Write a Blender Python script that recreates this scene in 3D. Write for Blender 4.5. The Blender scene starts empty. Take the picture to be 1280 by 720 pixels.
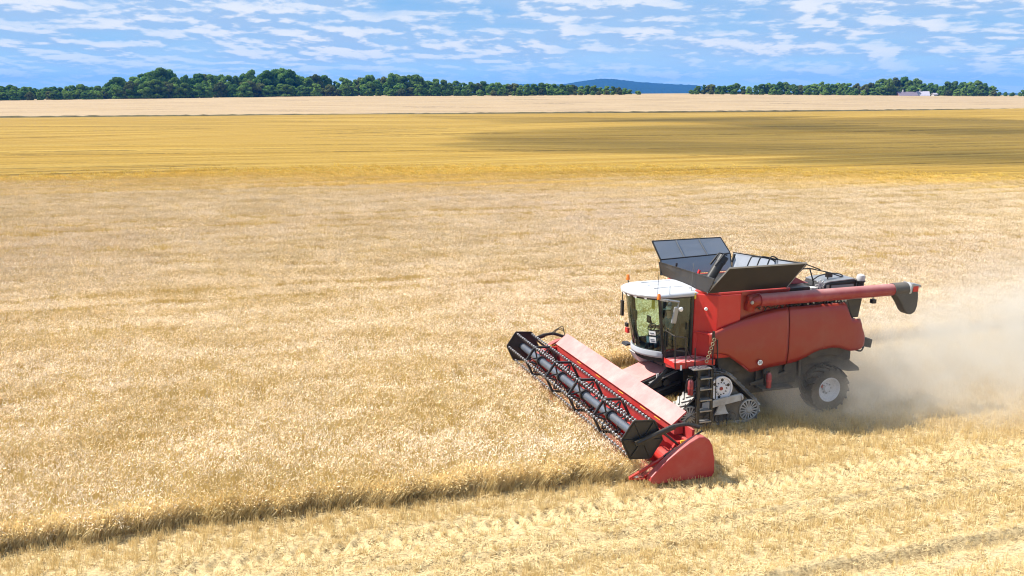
import bpy, bmesh, math, random
import numpy as np
from mathutils import Vector, Matrix
random.seed(7)
rng = np.random.default_rng(7)
R = math.radians
scene = bpy.context.scene
COL = scene.collection

# ------------------------------------------------------------------ camera
CAM_H = 10.07
cam_d = bpy.data.cameras.new("camera")
cam = bpy.data.objects.new("camera", cam_d)
COL.objects.link(cam)
cam_d.sensor_width = 36.0
cam_d.lens = 36.0 * 1167.7 / 1280.0
cam_d.clip_start = 0.1
cam_d.clip_end = 20000.0
cam.location = (0, 0, CAM_H)
cam.rotation_euler = (R(90) - math.atan((360 - 112.9) / 1167.7), 0, 0)
scene.camera = cam

# ------------------------------------------------------------------ view
vs = scene.view_settings
vs.view_transform = 'Standard'
vs.look = 'None'
vs.gamma = 1.0
vs.use_curve_mapping = False
vs.exposure = 1.0
scene.cycles.filter_width = 1.1
scene.cycles.max_bounces = 8
scene.cycles.transparent_max_bounces = 16
scene.cycles.volume_bounces = 1
scene.cycles.volume_step_rate = 3.0
scene.cycles.volume_max_steps = 96

# ------------------------------------------------------------------ node expression helper
class X:
    """a socket with arithmetic"""
    nt = None
    def __init__(self, s): self.s = s
    @staticmethod
    def m(op, *a, clamp=False):
        n = X.nt.nodes.new('ShaderNodeMath'); n.operation = op; n.use_clamp = clamp
        for i, v in enumerate(a):
            if isinstance(v, X): X.nt.links.new(v.s, n.inputs[i])
            else: n.inputs[i].default_value = v
        return X(n.outputs[0])
    def __add__(s, o): return X.m('ADD', s, o)
    __radd__ = __add__
    def __mul__(s, o): return X.m('MULTIPLY', s, o)
    __rmul__ = __mul__
    def __sub__(s, o): return X.m('SUBTRACT', s, o)
    def __rsub__(s, o): return X.m('SUBTRACT', o, s)
    def __truediv__(s, o): return X.m('DIVIDE', s, o)
    def __rtruediv__(s, o): return X.m('DIVIDE', o, s)
    def clamp(s): return X.m('ADD', s, 0.0, clamp=True)
def smooth(x, a, b):
    n = X.nt.nodes.new('ShaderNodeMapRange'); n.interpolation_type = 'SMOOTHSTEP'
    if isinstance(x, X): X.nt.links.new(x.s, n.inputs[0])
    for i, v in ((1, a), (2, b)):
        if isinstance(v, X): X.nt.links.new(v.s, n.inputs[i])
        else: n.inputs[i].default_value = v
    n.inputs[3].default_value = 0; n.inputs[4].default_value = 1
    return X(n.outputs[0])
def comb(x, y, z):
    n = X.nt.nodes.new('ShaderNodeCombineXYZ')
    for i, v in enumerate((x, y, z)):
        if isinstance(v, X): X.nt.links.new(v.s, n.inputs[i])
        else: n.inputs[i].default_value = v
    return X(n.outputs[0])
def sep(v):
    n = X.nt.nodes.new('ShaderNodeSeparateXYZ'); X.nt.links.new(v.s, n.inputs[0])
    return [X(o) for o in n.outputs]
def noise(v, scale=1.0, detail=2.0, rough=0.5, dist=0.0, col=False):
    n = X.nt.nodes.new('ShaderNodeTexNoise')
    if v is not None: X.nt.links.new(v.s, n.inputs['Vector'])
    n.inputs['Scale'].default_value = scale; n.inputs['Detail'].default_value = detail
    n.inputs['Roughness'].default_value = rough; n.inputs['Distortion'].default_value = dist
    return X(n.outputs['Color' if col else 'Fac'])
def mix(f, a, b, blend='MIX'):
    n = X.nt.nodes.new('ShaderNodeMix'); n.data_type = 'RGBA'; n.blend_type = blend
    n.clamp_factor = True
    for s, v in ((n.inputs[0], f), (n.inputs[6], a), (n.inputs[7], b)):
        if isinstance(v, X): X.nt.links.new(v.s, s)
        elif isinstance(v, (tuple, list)): s.default_value = (*v[:3], 1)
        else: s.default_value = v
    return X(n.outputs[2])
def node(t, **kw):
    n = X.nt.nodes.new(t)
    for k, v in kw.items(): setattr(n, k, v)
    return n
def link(a, b): X.nt.links.new(a.s if isinstance(a, X) else a, b)

# ------------------------------------------------------------------ sun + sky
SUN_EL = R(52)
sun_az = Vector((-0.985, 0.17, 0)).normalized()
S = (sun_az * math.cos(SUN_EL) + Vector((0, 0, math.sin(SUN_EL)))).normalized()
sun_d = bpy.data.lights.new("sun", 'SUN')
sun_d.energy = 4.6
sun_d.angle = R(0.53)
sun_d.color = (1.0, 0.955, 0.88)
sun = bpy.data.objects.new("sun", sun_d)
COL.objects.link(sun)
sun.rotation_euler = S.to_track_quat('Z', 'Y').to_euler()
sun.location = (0, 0, 120)

world = bpy.data.worlds.new("World")
scene.world = world
world.use_nodes = True
X.nt = world.node_tree
X.nt.nodes.clear()
sky = node('ShaderNodeTexSky', sky_type='NISHITA', sun_disc=False)
sky.sun_elevation = SUN_EL
sky.sun_rotation = math.atan2(-sun_az.x, sun_az.y)
sky.air_density = 1.0
sky.dust_density = 0.4
sky.ozone_density = 2.0
tc = node('ShaderNodeTexCoord')
dx, dy, dz = sep(X(tc.outputs['Generated']))
up = X.m('MAXIMUM', dz, 0.0)
den = up + 0.15
px, py = dx / den, dy / den
pv = comb(px * 0.8, py * 1.0, 3.1)
warp = noise(pv, 0.9, 3, 0.5)
pw = comb(px * 2.5 + warp * 0.6, py * 2.0 + warp * 0.5, 1.7)
pw2 = comb(px * 2.5 + warp * 0.6 + 0.10, (py * 2.0 - 0.16) + warp * 0.5, 1.7)
big = noise(pw, 0.6, 2.0, 0.5)
n1 = noise(pw, 1.6, 7.0, 0.54)
n2 = noise(pw2, 1.6, 7.0, 0.54)     # same field, a step sunward
cov = n1 * 0.62 + big * 0.48
hole = smooth(dx, 0.02, 0.12) * (1 - smooth(dx, 0.20, 0.36)) * (1 - smooth(up, 0.03, 0.07))
cov = cov - hole * 0.08
mask = smooth(cov, 0.25, 0.68)
thin = smooth(up, 0.0, 0.05)
light = smooth(cov * 0.6 + (n1 - n2) * 2.6, 0.20, 0.55)
cloud_hi = (5.3, 5.55, 5.9)
cloud_lo = (2.45, 3.6, 5.2)
ccol = mix(light, cloud_lo, cloud_hi)
skyc = mix(0.80, mix(1.0, X(sky.outputs[0]), (0.45, 0.62, 0.80), 'MULTIPLY'), (0.95, 2.85, 5.35))
low = mix(1 - smooth(up, 0.0, 0.085), skyc, (3.0, 4.85, 6.25))
veil = smooth(noise(comb(px * 0.7 + 4.0, py * 1.1, 9.0), 1.0, 4, 0.5), 0.36, 0.64) * thin
low = mix(veil * 0.55, low, (3.3, 4.35, 5.75))
skyf = mix(mask * (0.25 + 0.70 * thin), low, ccol)
bg = node('ShaderNodeBackground')
bg.inputs['Strength'].default_value = 0.085
link(skyf, bg.inputs['Color'])
wo = node('ShaderNodeOutputWorld')
link(bg.outputs[0], wo.inputs['Surface'])

# ------------------------------------------------------------------ the machine's frame: x ahead, y to its left, z up
YAW = R(18.3)
CA, SA = math.cos(YAW), math.sin(YAW)
MX, MY = 5.836, 28.75
def m2w(x, y): return (-x * CA + y * SA + MX, -x * SA - y * CA + MY)
def w2m(X_, Y_): return (-(X_ - MX) * CA - (Y_ - MY) * SA, (X_ - MX) * SA - (Y_ - MY) * CA)

# ------------------------------------------------------------------ materials
MAT = {}
def new_mat(name):
    m = bpy.data.materials.new(name); m.use_nodes = True
    X.nt = m.node_tree; X.nt.nodes.clear()
    out = node('ShaderNodeOutputMaterial')
    MAT[name] = m
    return m, out
def bsdf(color, rough=0.5, metal=0.0, spec=0.5, coat=0.0):
    b = node('ShaderNodeBsdfPrincipled')
    for k, v in (('Base Color', color), ('Roughness', rough), ('Metallic', metal), ('Specular IOR Level', spec), ('Coat Weight', coat)):
        if isinstance(v, X): link(v, b.inputs[k])
        elif isinstance(v, tuple): b.inputs[k].default_value = (*v, 1)
        else: b.inputs[k].default_value = v
    return b
def obj_pos():
    return X(node('ShaderNodeTexCoord').outputs['Object'])
def dusty(name, color, rough=0.4, metal=0.0, dust=0.35, top=0.35, coat=0.0, dustcol=(0.40, 0.31, 0.21), low=0.5, bump=0.0, scale=1.6):
    """painted metal, rubber or plastic with straw dust, on two reds also painted glare, lying on it: blotchy, thicker on level faces and low down"""
    m, out = new_mat(name)
    p = obj_pos()
    n = noise(p, scale, 5, 0.6)
    fine = noise(p, 14, 3, 0.6)
    nz = sep(X(node('ShaderNodeNewGeometry').outputs['Normal']))[2]
    z = sep(p)[2]
    d = smooth(n, 0.38, 0.75) * dust + smooth(nz, 0.25, 0.95) * top * (0.55 + 0.45 * n) + (1 - smooth(z, 0.3, 2.2)) * low * smooth(n, 0.25, 0.7)
    d = (d * (0.8 + 0.4 * fine)).clamp()
    c = mix(d, color, dustcol)
    b = bsdf(c, X.m('ADD', rough, d * 0.4, clamp=True), metal, 0.5, coat)
    if bump:
        bn = node('ShaderNodeBump'); bn.inputs['Strength'].default_value = bump; bn.inputs['Distance'].default_value = 0.01
        link(fine, bn.inputs['Height']); link(bn.outputs[0], b.inputs['Normal'])
    link(b.outputs[0], out.inputs[0])
    return m
dusty('red_paint', (0.34, 0.022, 0.022), 0.33, dust=0.10, top=0.10, coat=0.25, low=0.15)
dusty('red_panel', (0.27, 0.018, 0.010), 0.36, dust=0.16, top=0.22, coat=0.2, low=0.22, dustcol=(0.27, 0.15, 0.09))
dusty('red_header', (0.36, 0.022, 0.024), 0.34, dust=0.12, top=0.28, low=0.06, dustcol=(0.46, 0.27, 0.22))
dusty('red_cover_glare', (0.42, 0.05, 0.05), 0.38, dust=0.2, top=0.75, low=0.0, dustcol=(0.58, 0.34, 0.31))  # pink sun glare painted into the dust tone of level faces
dusty('red_dusty_sheen', (0.28, 0.025, 0.025), 0.42, dust=0.22, top=0.55, low=0.1, dustcol=(0.46, 0.29, 0.27))  # pinkish dust tone also paints a sunlit sheen on upper faces
dusty('red_bright', (0.50, 0.021, 0.018), 0.35, dust=0.06, top=0.1, low=0.0)
dusty('black_plastic', (0.011, 0.011, 0.012), 0.45, dust=0.05, top=0.05, low=0.02)
dusty('black_metal', (0.013, 0.0125, 0.0125), 0.4, dust=0.06, top=0.06, low=0.05)
dusty('dark_grey', (0.045, 0.042, 0.038), 0.6, dust=0.35, top=0.35, low=0.5, dustcol=(0.22, 0.18, 0.13))
dusty('flap_rubber', (0.022, 0.019, 0.017), 0.55, dust=0.25, top=0.05, low=0.0, dustcol=(0.085, 0.068, 0.052))
dusty('boot_rubber', (0.075, 0.068, 0.060), 0.6, dust=0.3, top=0.3, low=0.0, dustcol=(0.20, 0.17, 0.14))
dusty('flap_steel', (0.23, 0.25, 0.29), 0.42, 0.35, dust=0.15, top=0.2, low=0.0, dustcol=(0.34, 0.34, 0.36))
dusty('grey_steel', (0.30, 0.31, 0.33), 0.38, 0.6, dust=0.15, top=0.1, low=0.1)
dusty('reel_tube', (0.10, 0.12, 0.155), 0.35, 0.3, dust=0.1, top=0.1, low=0.0)
dusty('tine_bar', (0.55, 0.56, 0.60), 0.4, 0.3, dust=0.15, top=0.1, low=0.0)
dusty('pale_paint', (0.50, 0.50, 0.50), 0.5, dust=0.35, top=0.2, low=0.55, dustcol=(0.27, 0.23, 0.18))
dusty('rim_paint', (0.66, 0.67, 0.72), 0.42, dust=0.12, top=0.1, low=0.12)
dusty('white_paint', (0.47, 0.49, 0.53), 0.38, dust=0.25, top=0.25, low=0.0, dustcol=(0.34, 0.34, 0.36))
dusty('rubber', (0.022, 0.021, 0.020), 0.8, dust=0.35, top=0.35, low=0.55, dustcol=(0.20, 0.165, 0.12), bump=0.4)
dusty('track_rubber', (0.05, 0.048, 0.046), 0.75, dust=0.6, top=0.6, low=0.3, dustcol=(0.42, 0.40, 0.37))
dusty('seat_cloth', (0.05, 0.055, 0.06), 0.85, dust=0.05, top=0.05, low=0)
dusty('teal_shirt', (0.05, 0.13, 0.15), 0.85, dust=0.02, top=0.02, low=0)
dusty('skin', (0.45, 0.25, 0.17), 0.55, dust=0.0, top=0.0, low=0)
dusty('hair', (0.05, 0.03, 0.02), 0.7, dust=0.0, top=0.0, low=0)
dusty('trousers', (0.04, 0.05, 0.08), 0.85, dust=0.0, top=0.0, low=0)
dusty('pale_cap', (0.7, 0.7, 0.68), 0.7, dust=0.0, top=0.0, low=0)
dusty('orange_lens', (0.75, 0.17, 0.02), 0.25, dust=0.03, top=0.05, low=0)
dusty('yellow_plastic', (0.75, 0.55, 0.04), 0.5, dust=0.03, top=0.03, low=0)
dusty('sticker_white', (0.78, 0.80, 0.82), 0.5, dust=0.03, top=0, low=0)
dusty('ink', (0.03, 0.05, 0.10), 0.6, dust=0, top=0, low=0)
dusty('lamp_glass', (0.80, 0.82, 0.84), 0.1, dust=0.02, top=0, low=0)
dusty('brass', (0.50, 0.42, 0.25), 0.4, 0.5, dust=0.1, top=0, low=0)
def glass(name, tint, refl=0.10):
    m, out = new_mat(name)
    t = node('ShaderNodeBsdfTransparent'); t.inputs[0].default_value = (*tint, 1)
    g = node('ShaderNodeBsdfGlossy'); g.inputs['Roughness'].default_value = 0.03; g.inputs['Color'].default_value = (0.9, 0.95, 0.95, 1)
    fr = node('ShaderNodeFresnel'); fr.inputs[0].default_value = 1.5
    ms = node('ShaderNodeMixShader')
    link(X(fr.outputs[0]) * 0.9 + refl * 0.3, ms.inputs[0]); link(t.outputs[0], ms.inputs[1]); link(g.outputs[0], ms.inputs[2])
    link(ms.outputs[0], out.inputs[0])
glass('cab_glass', (0.70, 0.90, 0.82))
def tread_mat():
    m, out = new_mat('tread_plate')
    p = obj_pos(); x, y, z = sep(p)
    w = X.m('SINE', (x + y) * 34.0)
    f = smooth(w, 0.1, 0.5)
    c = mix(f, (0.50, 0.05, 0.05), (0.70, 0.42, 0.40))
    b = bsdf(c, 0.5)
    bn = node('ShaderNodeBump'); bn.inputs['Distance'].default_value = 0.006; link(w, bn.inputs['Height']); link(bn.outputs[0], b.inputs['Normal'])
    link(b.outputs[0], out.inputs[0])
tread_mat()
# ------------------------------------------------------------------ mesh builder
def tag(o, label=None, cat=None, group=None, kind=None):
    if label: o['label'] = label
    if cat: o['category'] = cat
    if group: o['group'] = group
    if kind: o['kind'] = kind
    return o
def empty(name, loc=(0, 0, 0), rz=0.0):
    o = bpy.data.objects.new(name, None); COL.objects.link(o)
    o.location = loc; o.rotation_euler = (0, 0, rz); o.empty_display_size = 0.3
    return o
class MB:
    def __init__(s): s.v = []; s.f = []; s.mi = []; s.cur = 0
    def add(s, vs, fs):
        b = len(s.v); s.v += [tuple(p) for p in vs]
        for f in fs: s.f.append([b + i for i in f]); s.mi.append(s.cur)
        return s
    def hexa(s, p):   # 4 bottom, 4 top
        return s.add(p, [(3, 2, 1, 0), (4, 5, 6, 7), (0, 1, 5, 4), (1, 2, 6, 5), (2, 3, 7, 6), (3, 0, 4, 7)])
    def box(s, x0, x1, y0, y1, z0, z1):
        x0, x1 = sorted((x0, x1)); y0, y1 = sorted((y0, y1)); z0, z1 = sorted((z0, z1))
        return s.hexa([(x0, y0, z0), (x1, y0, z0), (x1, y1, z0), (x0, y1, z0), (x0, y0, z1), (x1, y0, z1), (x1, y1, z1), (x0, y1, z1)])
    def bar(s, a, b, w, h, up=(0, 0, 1)):
        a, b = Vector(a), Vector(b); d = (b - a).normalized(); u = Vector(up)
        if abs(d.dot(u)) > 0.98: u = Vector((1, 0, 0))
        sd = d.cross(u).normalized() * (w / 2); uu = sd.cross(d).normalized() * (h / 2)
        return s.hexa([a - sd - uu, b - sd - uu, b + sd - uu, a + sd - uu, a - sd + uu, b - sd + uu, b + sd + uu, a + sd + uu])
    def tube(s, pts, r, n=8, cap=True):
        pts = [Vector(p) for p in pts]; k = len(pts)
        rs = r if isinstance(r, (list, tuple)) else [r] * k
        t0 = (pts[1] - pts[0]).normalized()
        u = Vector((0, 0, 1)) if abs(t0.z) < 0.9 else Vector((1, 0, 0))
        vs = []
        for i, p in enumerate(pts):
            t = (pts[min(i + 1, k - 1)] - pts[max(i - 1, 0)]).normalized()
            a = t.cross(u).normalized(); u = a.cross(t).normalized()
            for j in range(n):
                an = 2 * math.pi * j / n
                vs.append(p + (a * math.cos(an) + u * math.sin(an)) * rs[i])
        fs = [(i * n + j, i * n + (j + 1) % n, (i + 1) * n + (j + 1) % n, (i + 1) * n + j) for i in range(k - 1) for j in range(n)]
        if cap: fs += [tuple(range(n))[::-1], tuple((k - 1) * n + j for j in range(n))]
        return s.add(vs, fs)
    def prism(s, poly, y0, y1, plane='xz'):
        n = len(poly)
        def P(p, y):
            if plane == 'xz': return (p[0], y, p[1])
            if plane == 'xy': return (p[0], p[1], y)
            return (y, p[0], p[1])
        vs = [P(p, y0) for p in poly] + [P(p, y1) for p in poly]
        fs = [tuple(range(n)), tuple(range(n, 2 * n))[::-1]] + [(i, i + n, (i + 1) % n + n, (i + 1) % n) for i in range(n)]
        return s.add(vs, fs)
    def lathe(s, prof, c, axis='y', n=32):
        """profile of (distance along axis, radius) around c"""
        vs = []
        for (d, r) in prof:
            for j in range(n):
                a = 2 * math.pi * j / n; q, w = r * math.cos(a), r * math.sin(a)
                vs.append((c[0] + q, c[1] + d, c[2] + w) if axis == 'y' else (c[0] + q, c[1] + w, c[2] + d) if axis == 'z' else (c[0] + d, c[1] + q, c[2] + w))
        k = len(prof)
        fs = [(i * n + j, i * n + (j + 1) % n, (i + 1) * n + (j + 1) % n, (i + 1) * n + j) for i in range(k - 1) for j in range(n)]
        return s.add(vs, fs)
    def quad(s, a, b, c, d): return s.add([a, b, c, d], [(0, 1, 2, 3)])
    def grid(s, rows):
        n = len(rows[0]); vs = [p for r in rows for p in r]
        return s.add(vs, [(i * n + j, i * n + j + 1, (i + 1) * n + j + 1, (i + 1) * n + j) for i in range(len(rows) - 1) for j in range(n - 1)])
    def build(s, name, mat, parent=None, bevel=0.0, smooth=False, solid=0.0, label=None, seg=2):
        me = bpy.data.meshes.new(name)
        me.from_pydata(s.v, [], s.f)
        mats = mat if isinstance(mat, (list, tuple)) else [mat]
        for m in mats: me.materials.append(MAT[m] if isinstance(m, str) else m)
        if len(mats) > 1: me.polygons.foreach_set('material_index', s.mi)
        bm = bmesh.new(); bm.from_mesh(me)
        bmesh.ops.recalc_face_normals(bm, faces=bm.faces)
        bm.to_mesh(me); bm.free()
        if smooth:
            me.polygons.foreach_set('use_smooth', [True] * len(me.polygons))
            me.set_sharp_from_angle(angle=R(38))
        o = bpy.data.objects.new(name, me); COL.objects.link(o)
        if parent: o.parent = parent
        if solid:
            md = o.modifiers.new('solid', 'SOLIDIFY'); md.thickness = solid; md.offset = 0
        if bevel:
            md = o.modifiers.new('bevel', 'BEVEL'); md.width = bevel; md.segments = seg; md.limit_method = 'ANGLE'; md.angle_limit = R(35)
            md.harden_normals = False
        if label: o['label'] = label
        return o
def pieces(mb, name, mat, parent, **k):
    """each connected piece of the builder becomes a part of its own"""
    par = list(range(len(mb.v)))
    def find(i):
        while par[i] != i: par[i] = par[par[i]]; i = par[i]
        return i
    for f in mb.f:
        for i in f[1:]: par[find(i)] = find(f[0])
    by = {}
    for f in mb.f: by.setdefault(find(f[0]), []).append(f)
    for fs in by.values():
        ids = sorted(set(i for f in fs for i in f)); mp = {a: b for b, a in enumerate(ids)}
        q = MB(); q.add([mb.v[i] for i in ids], [tuple(mp[i] for i in f) for f in fs]); q.build(name, mat, parent, **k)
def curve_pts(ctrl, n=8):
    """Catmull-Rom through control points"""
    P = [Vector(p) for p in ctrl]; P = [2 * P[0] - P[1]] + P + [2 * P[-1] - P[-2]]
    out = []
    for i in range(1, len(P) - 2):
        for k in range(n):
            t = k / n
            out.append(0.5 * ((2 * P[i]) + (P[i + 1] - P[i - 1]) * t + (2 * P[i - 1] - 5 * P[i] + 4 * P[i + 1] - P[i + 2]) * t * t + (3 * P[i] - P[i - 1] - 3 * P[i + 1] + P[i + 2]) * t ** 3))
    out.append(P[-2]); return out
def lerp_at(ctrl, x):
    """piecewise linear in control points sorted by falling x"""
    c = sorted(ctrl); return float(np.interp(x, [p[0] for p in c], [p[1] for p in c]))

# ------------------------------------------------------------------ ground with the rise beyond the field
def sstep(a, b, x):
    t = np.clip((x - a) / (b - a), 0, 1); return t * t * (3 - 2 * t)
CREST = 500.0
CRX = np.array([-320, 0, 150, 400, 640, 860, 1000, 1280, 1600], float)
CRY = np.array([126, 124.5, 122.5, 119, 119, 116.8, 118, 119.8, 122], float)
def crest_y(u):
    """depth of the crest along the picture direction u = x / y"""
    return 545.5 / (0.949 - 0.314 * np.clip(u, -0.75, 0.75))
def terrain(x, y):
    x = np.asarray(x, float); y = np.asarray(y, float)
    ys = np.maximum(y, 1.0); u = x / ys
    pxx = 640 + 1167.7 * u * 1.02
    v = -((x - MX) * SA - (y - MY) * CA)
    hy = CAM_H - crest_y(u) * (np.interp(pxx, CRX, CRY) - 112.9) / 1167.7
    t = np.clip((v - 372) / 148, 0, 1)
    h = np.maximum(hy, 0.5) * np.where((v > 372) & (y > 0), 0.5 * t + 0.5 * t * t * (3 - 2 * t), 0)
    h = h + (y > 0) * sstep(100, 150, v) * (1 - sstep(330, 368, v)) * (0.7 * np.sin(v / 15.0 + x / 70.0) + 0.6 * np.sin(v / 27.0 - x / 48.0 + 1.0))
    d = sstep(580, 1600, v)
    return h * (1 - d) + (-8.0) * d * (y > 0)
def crop_edge(mx):
    """lateral position of the standing crop's cut edge ahead of the header"""
    return np.interp(mx, [3.5, 5, 8, 12, 16, 22], [4.45, 4.3, 4.0, 3.75, 3.5, 3.7]) + 0.10 * np.sin(mx * 1.9) + 0.07 * np.sin(mx * 4.7 + 1)
def standing(mx, my):
    """1 where the crop still stands"""
    return (my < -4.95) | ((mx > 4.15) & (my < crop_edge(mx)))
def lane_height(mx, my):
    """wheel ruts and pressed lug prints of the earlier pass, as real relief"""
    h = 0.018 * np.sin(my * 5.1 + 0.3 * np.sin(mx * .7)) + 0.012 * np.sin(mx * 3.3 + my * 2.0) * np.sin(my * 9.0)
    pr = np.exp(-((my - 5.90) / 0.30) ** 2)
    pr = pr * (1 - 0.5 * sstep(4.5, 9, mx))
    h = h + pr * (0.19 * np.sin(mx * 18.0 + np.abs(my - 5.9) * 9.0) - 0.01)
    h = h - 0.13 * np.exp(-((my - 7.38) / 0.12) ** 2) + 0.05 * np.exp(-((my - 7.14) / 0.16) ** 2)
    h = h - 0.20 * np.exp(-((my - 10.2) / 0.15) ** 2) + 0.08 * np.exp(-((my - 9.9) / 0.2) ** 2)
    h = h + 0.05 * np.exp(-((my - 7.85) / 0.25) ** 2)
    h = h - 0.05 * np.exp(-((my - 10.75) / 0.4) ** 2)
    fade = sstep(4.2, 5.0, my) * (1 - sstep(14, 20, np.abs(my))) * (1 - sstep(24, 34, np.abs(mx)))
    return h * fade

def axis(lo, hi, fine, far):
    a = list(np.arange(lo, hi, fine)); st = fine; p = a[-1]
    while p < far: st *= 1.10; p += st; a.append(p)
    st = fine; p = a[0]; pre = []
    while p > -far: st *= 1.10; p -= st; pre.append(p)
    return np.array(pre[::-1] + a)
def make_ground():
    ux = axis(-12, 18, 0.09, 5200); uy = axis(3.5, 13, 0.07, 5200)
    gx, gy = np.meshgrid(ux, uy)
    wx = -gx * CA + gy * SA + MX; wy = -gx * SA - gy * CA + MY
    z = terrain(wx, wy) + lane_height(gx, gy)
    dist = np.hypot(wx, wy)
    z = z + np.where(standing(gx, gy) & (wy > 0), sstep(78, 112, dist) * 0.46 * (1 - sstep(364, 368, -gy)), 0)
    n, m = gx.shape
    vs = np.stack([wx, wy, z], -1).reshape(-1, 3)
    i = np.arange(n - 1)[:, None] * m + np.arange(m - 1)[None]
    fs = np.stack([i, i + 1, i + m + 1, i + m], -1).reshape(-1, 4)
    me = bpy.data.meshes.new('ground')
    me.vertices.add(len(vs)); me.vertices.foreach_set('co', vs.ravel())
    me.loops.add(fs.size); me.loops.foreach_set('vertex_index', fs.ravel())
    me.polygons.add(len(fs)); me.polygons.foreach_set('loop_start', np.arange(0, fs.size, 4))
    me.update(calc_edges=True)
    me.polygons.foreach_set('use_smooth', [True] * len(fs))
    bm_flip = me.polygons[0].normal.z < 0
    if bm_flip: me.flip_normals()
    me.materials.append(MAT['ground'])
    o = bpy.data.objects.new('ground', me); COL.objects.link(o)
    tag(o, 'golden grain field with mown stubble strip and a gentle rise behind', kind='structure')
    return o

# colour of the crop by place: pale wheat, a riper yellow belt, pale far field
def field_group():
    ng = bpy.data.node_groups.new('field_colour', 'ShaderNodeTree')
    ng.interface.new_socket('Color', in_out='OUTPUT', socket_type='NodeSocketColor')
    ng.interface.new_socket('Streak', in_out='OUTPUT', socket_type='NodeSocketFloat')
    X.nt = ng
    go = node('NodeGroupOutput')
    p = X(node('ShaderNodeNewGeometry').outputs['Position'])
    x, y, z = sep(p)
    mx_ = ((x - MX) * -CA) - ((y - MY) * SA)
    my_ = ((x - MX) * SA) - ((y - MY) * CA)
    sv = comb(mx_ * 0.012, my_ * 0.30, 0.0)
    streak = noise(sv, 1.0, 5, 0.62)
    patch = noise(comb(x * 0.02, y * 0.02, 0), 1.0, 3, 0.55)
    patch2 = noise(comb(mx_ * 0.16, my_ * 0.5, 0), 1.0, 3, 0.6)
    pale = mix(smooth(patch2, 0.38, 0.66), (0.62, 0.455, 0.250), (0.53, 0.365, 0.160))
    pale = mix(smooth(patch, 0.4, 0.65) * 0.5, pale, (0.58, 0.42, 0.26))
    yel = mix(smooth(streak, 0.35, 0.68), (0.50, 0.300, 0.048), (0.66, 0.435, 0.100))
    yb = smooth(y + (patch - 0.5) * 34 + (streak - 0.5) * 40, 82, 112)
    c = mix(yb, pale, yel)
    far = smooth(my_ * -1, 368.5, 371.5)
    c = mix(far, c, mix(smooth(streak, 0.3, 0.7), (0.66, 0.47, 0.275), (0.72, 0.535, 0.33)))
    link(c, go.inputs[0]); link(streak, go.inputs[1])
    return ng
FIELD = field_group()
def crop_mat(name, mul, hue, trans=0.25, rnd=0.35):
    m, out = new_mat(name)
    g = node('ShaderNodeGroup'); g.node_tree = FIELD
    rn = X(node('ShaderNodeObjectInfo').outputs['Random'])
    isl = X(node('ShaderNodeNewGeometry').outputs['Random Per Island'])
    c = mix(1.0, X(g.outputs[0]), hue, 'MULTIPLY')
    v = (1 - rnd * 0.5) + rnd * (isl * 0.7 + rn * 0.3)
    c = mix(1.0, c, comb(v * mul, v * mul, v * mul), 'MULTIPLY')
    d = node('ShaderNodeBsdfDiffuse'); link(c, d.inputs[0])
    t = node('ShaderNodeBsdfTranslucent'); link(c, t.inputs[0])
    ms = node('ShaderNodeMixShader'); ms.inputs[0].default_value = trans
    link(d.outputs[0], ms.inputs[1]); link(t.outputs[0], ms.inputs[2]); link(ms.outputs[0], out.inputs[0])
crop_mat('wheat_ear', 1.60, (0.99, 1.18, 1.68), 0.28, 0.62)
crop_mat('edge_straw', 1.55, (0.98, 1.13, 1.25), 0.40, 0.6)
crop_mat('wheat_mid', 1.38, (1.0, 1.165, 1.58), 0.30, 0.62)
crop_mat('wheat_far', 1.0, (1.0, 1.06, 1.12), 0.3, 0.4)
crop_mat('wheat_stalk', 1.20, (0.98, 1.07, 0.95), 0.36, 0.45)
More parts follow.
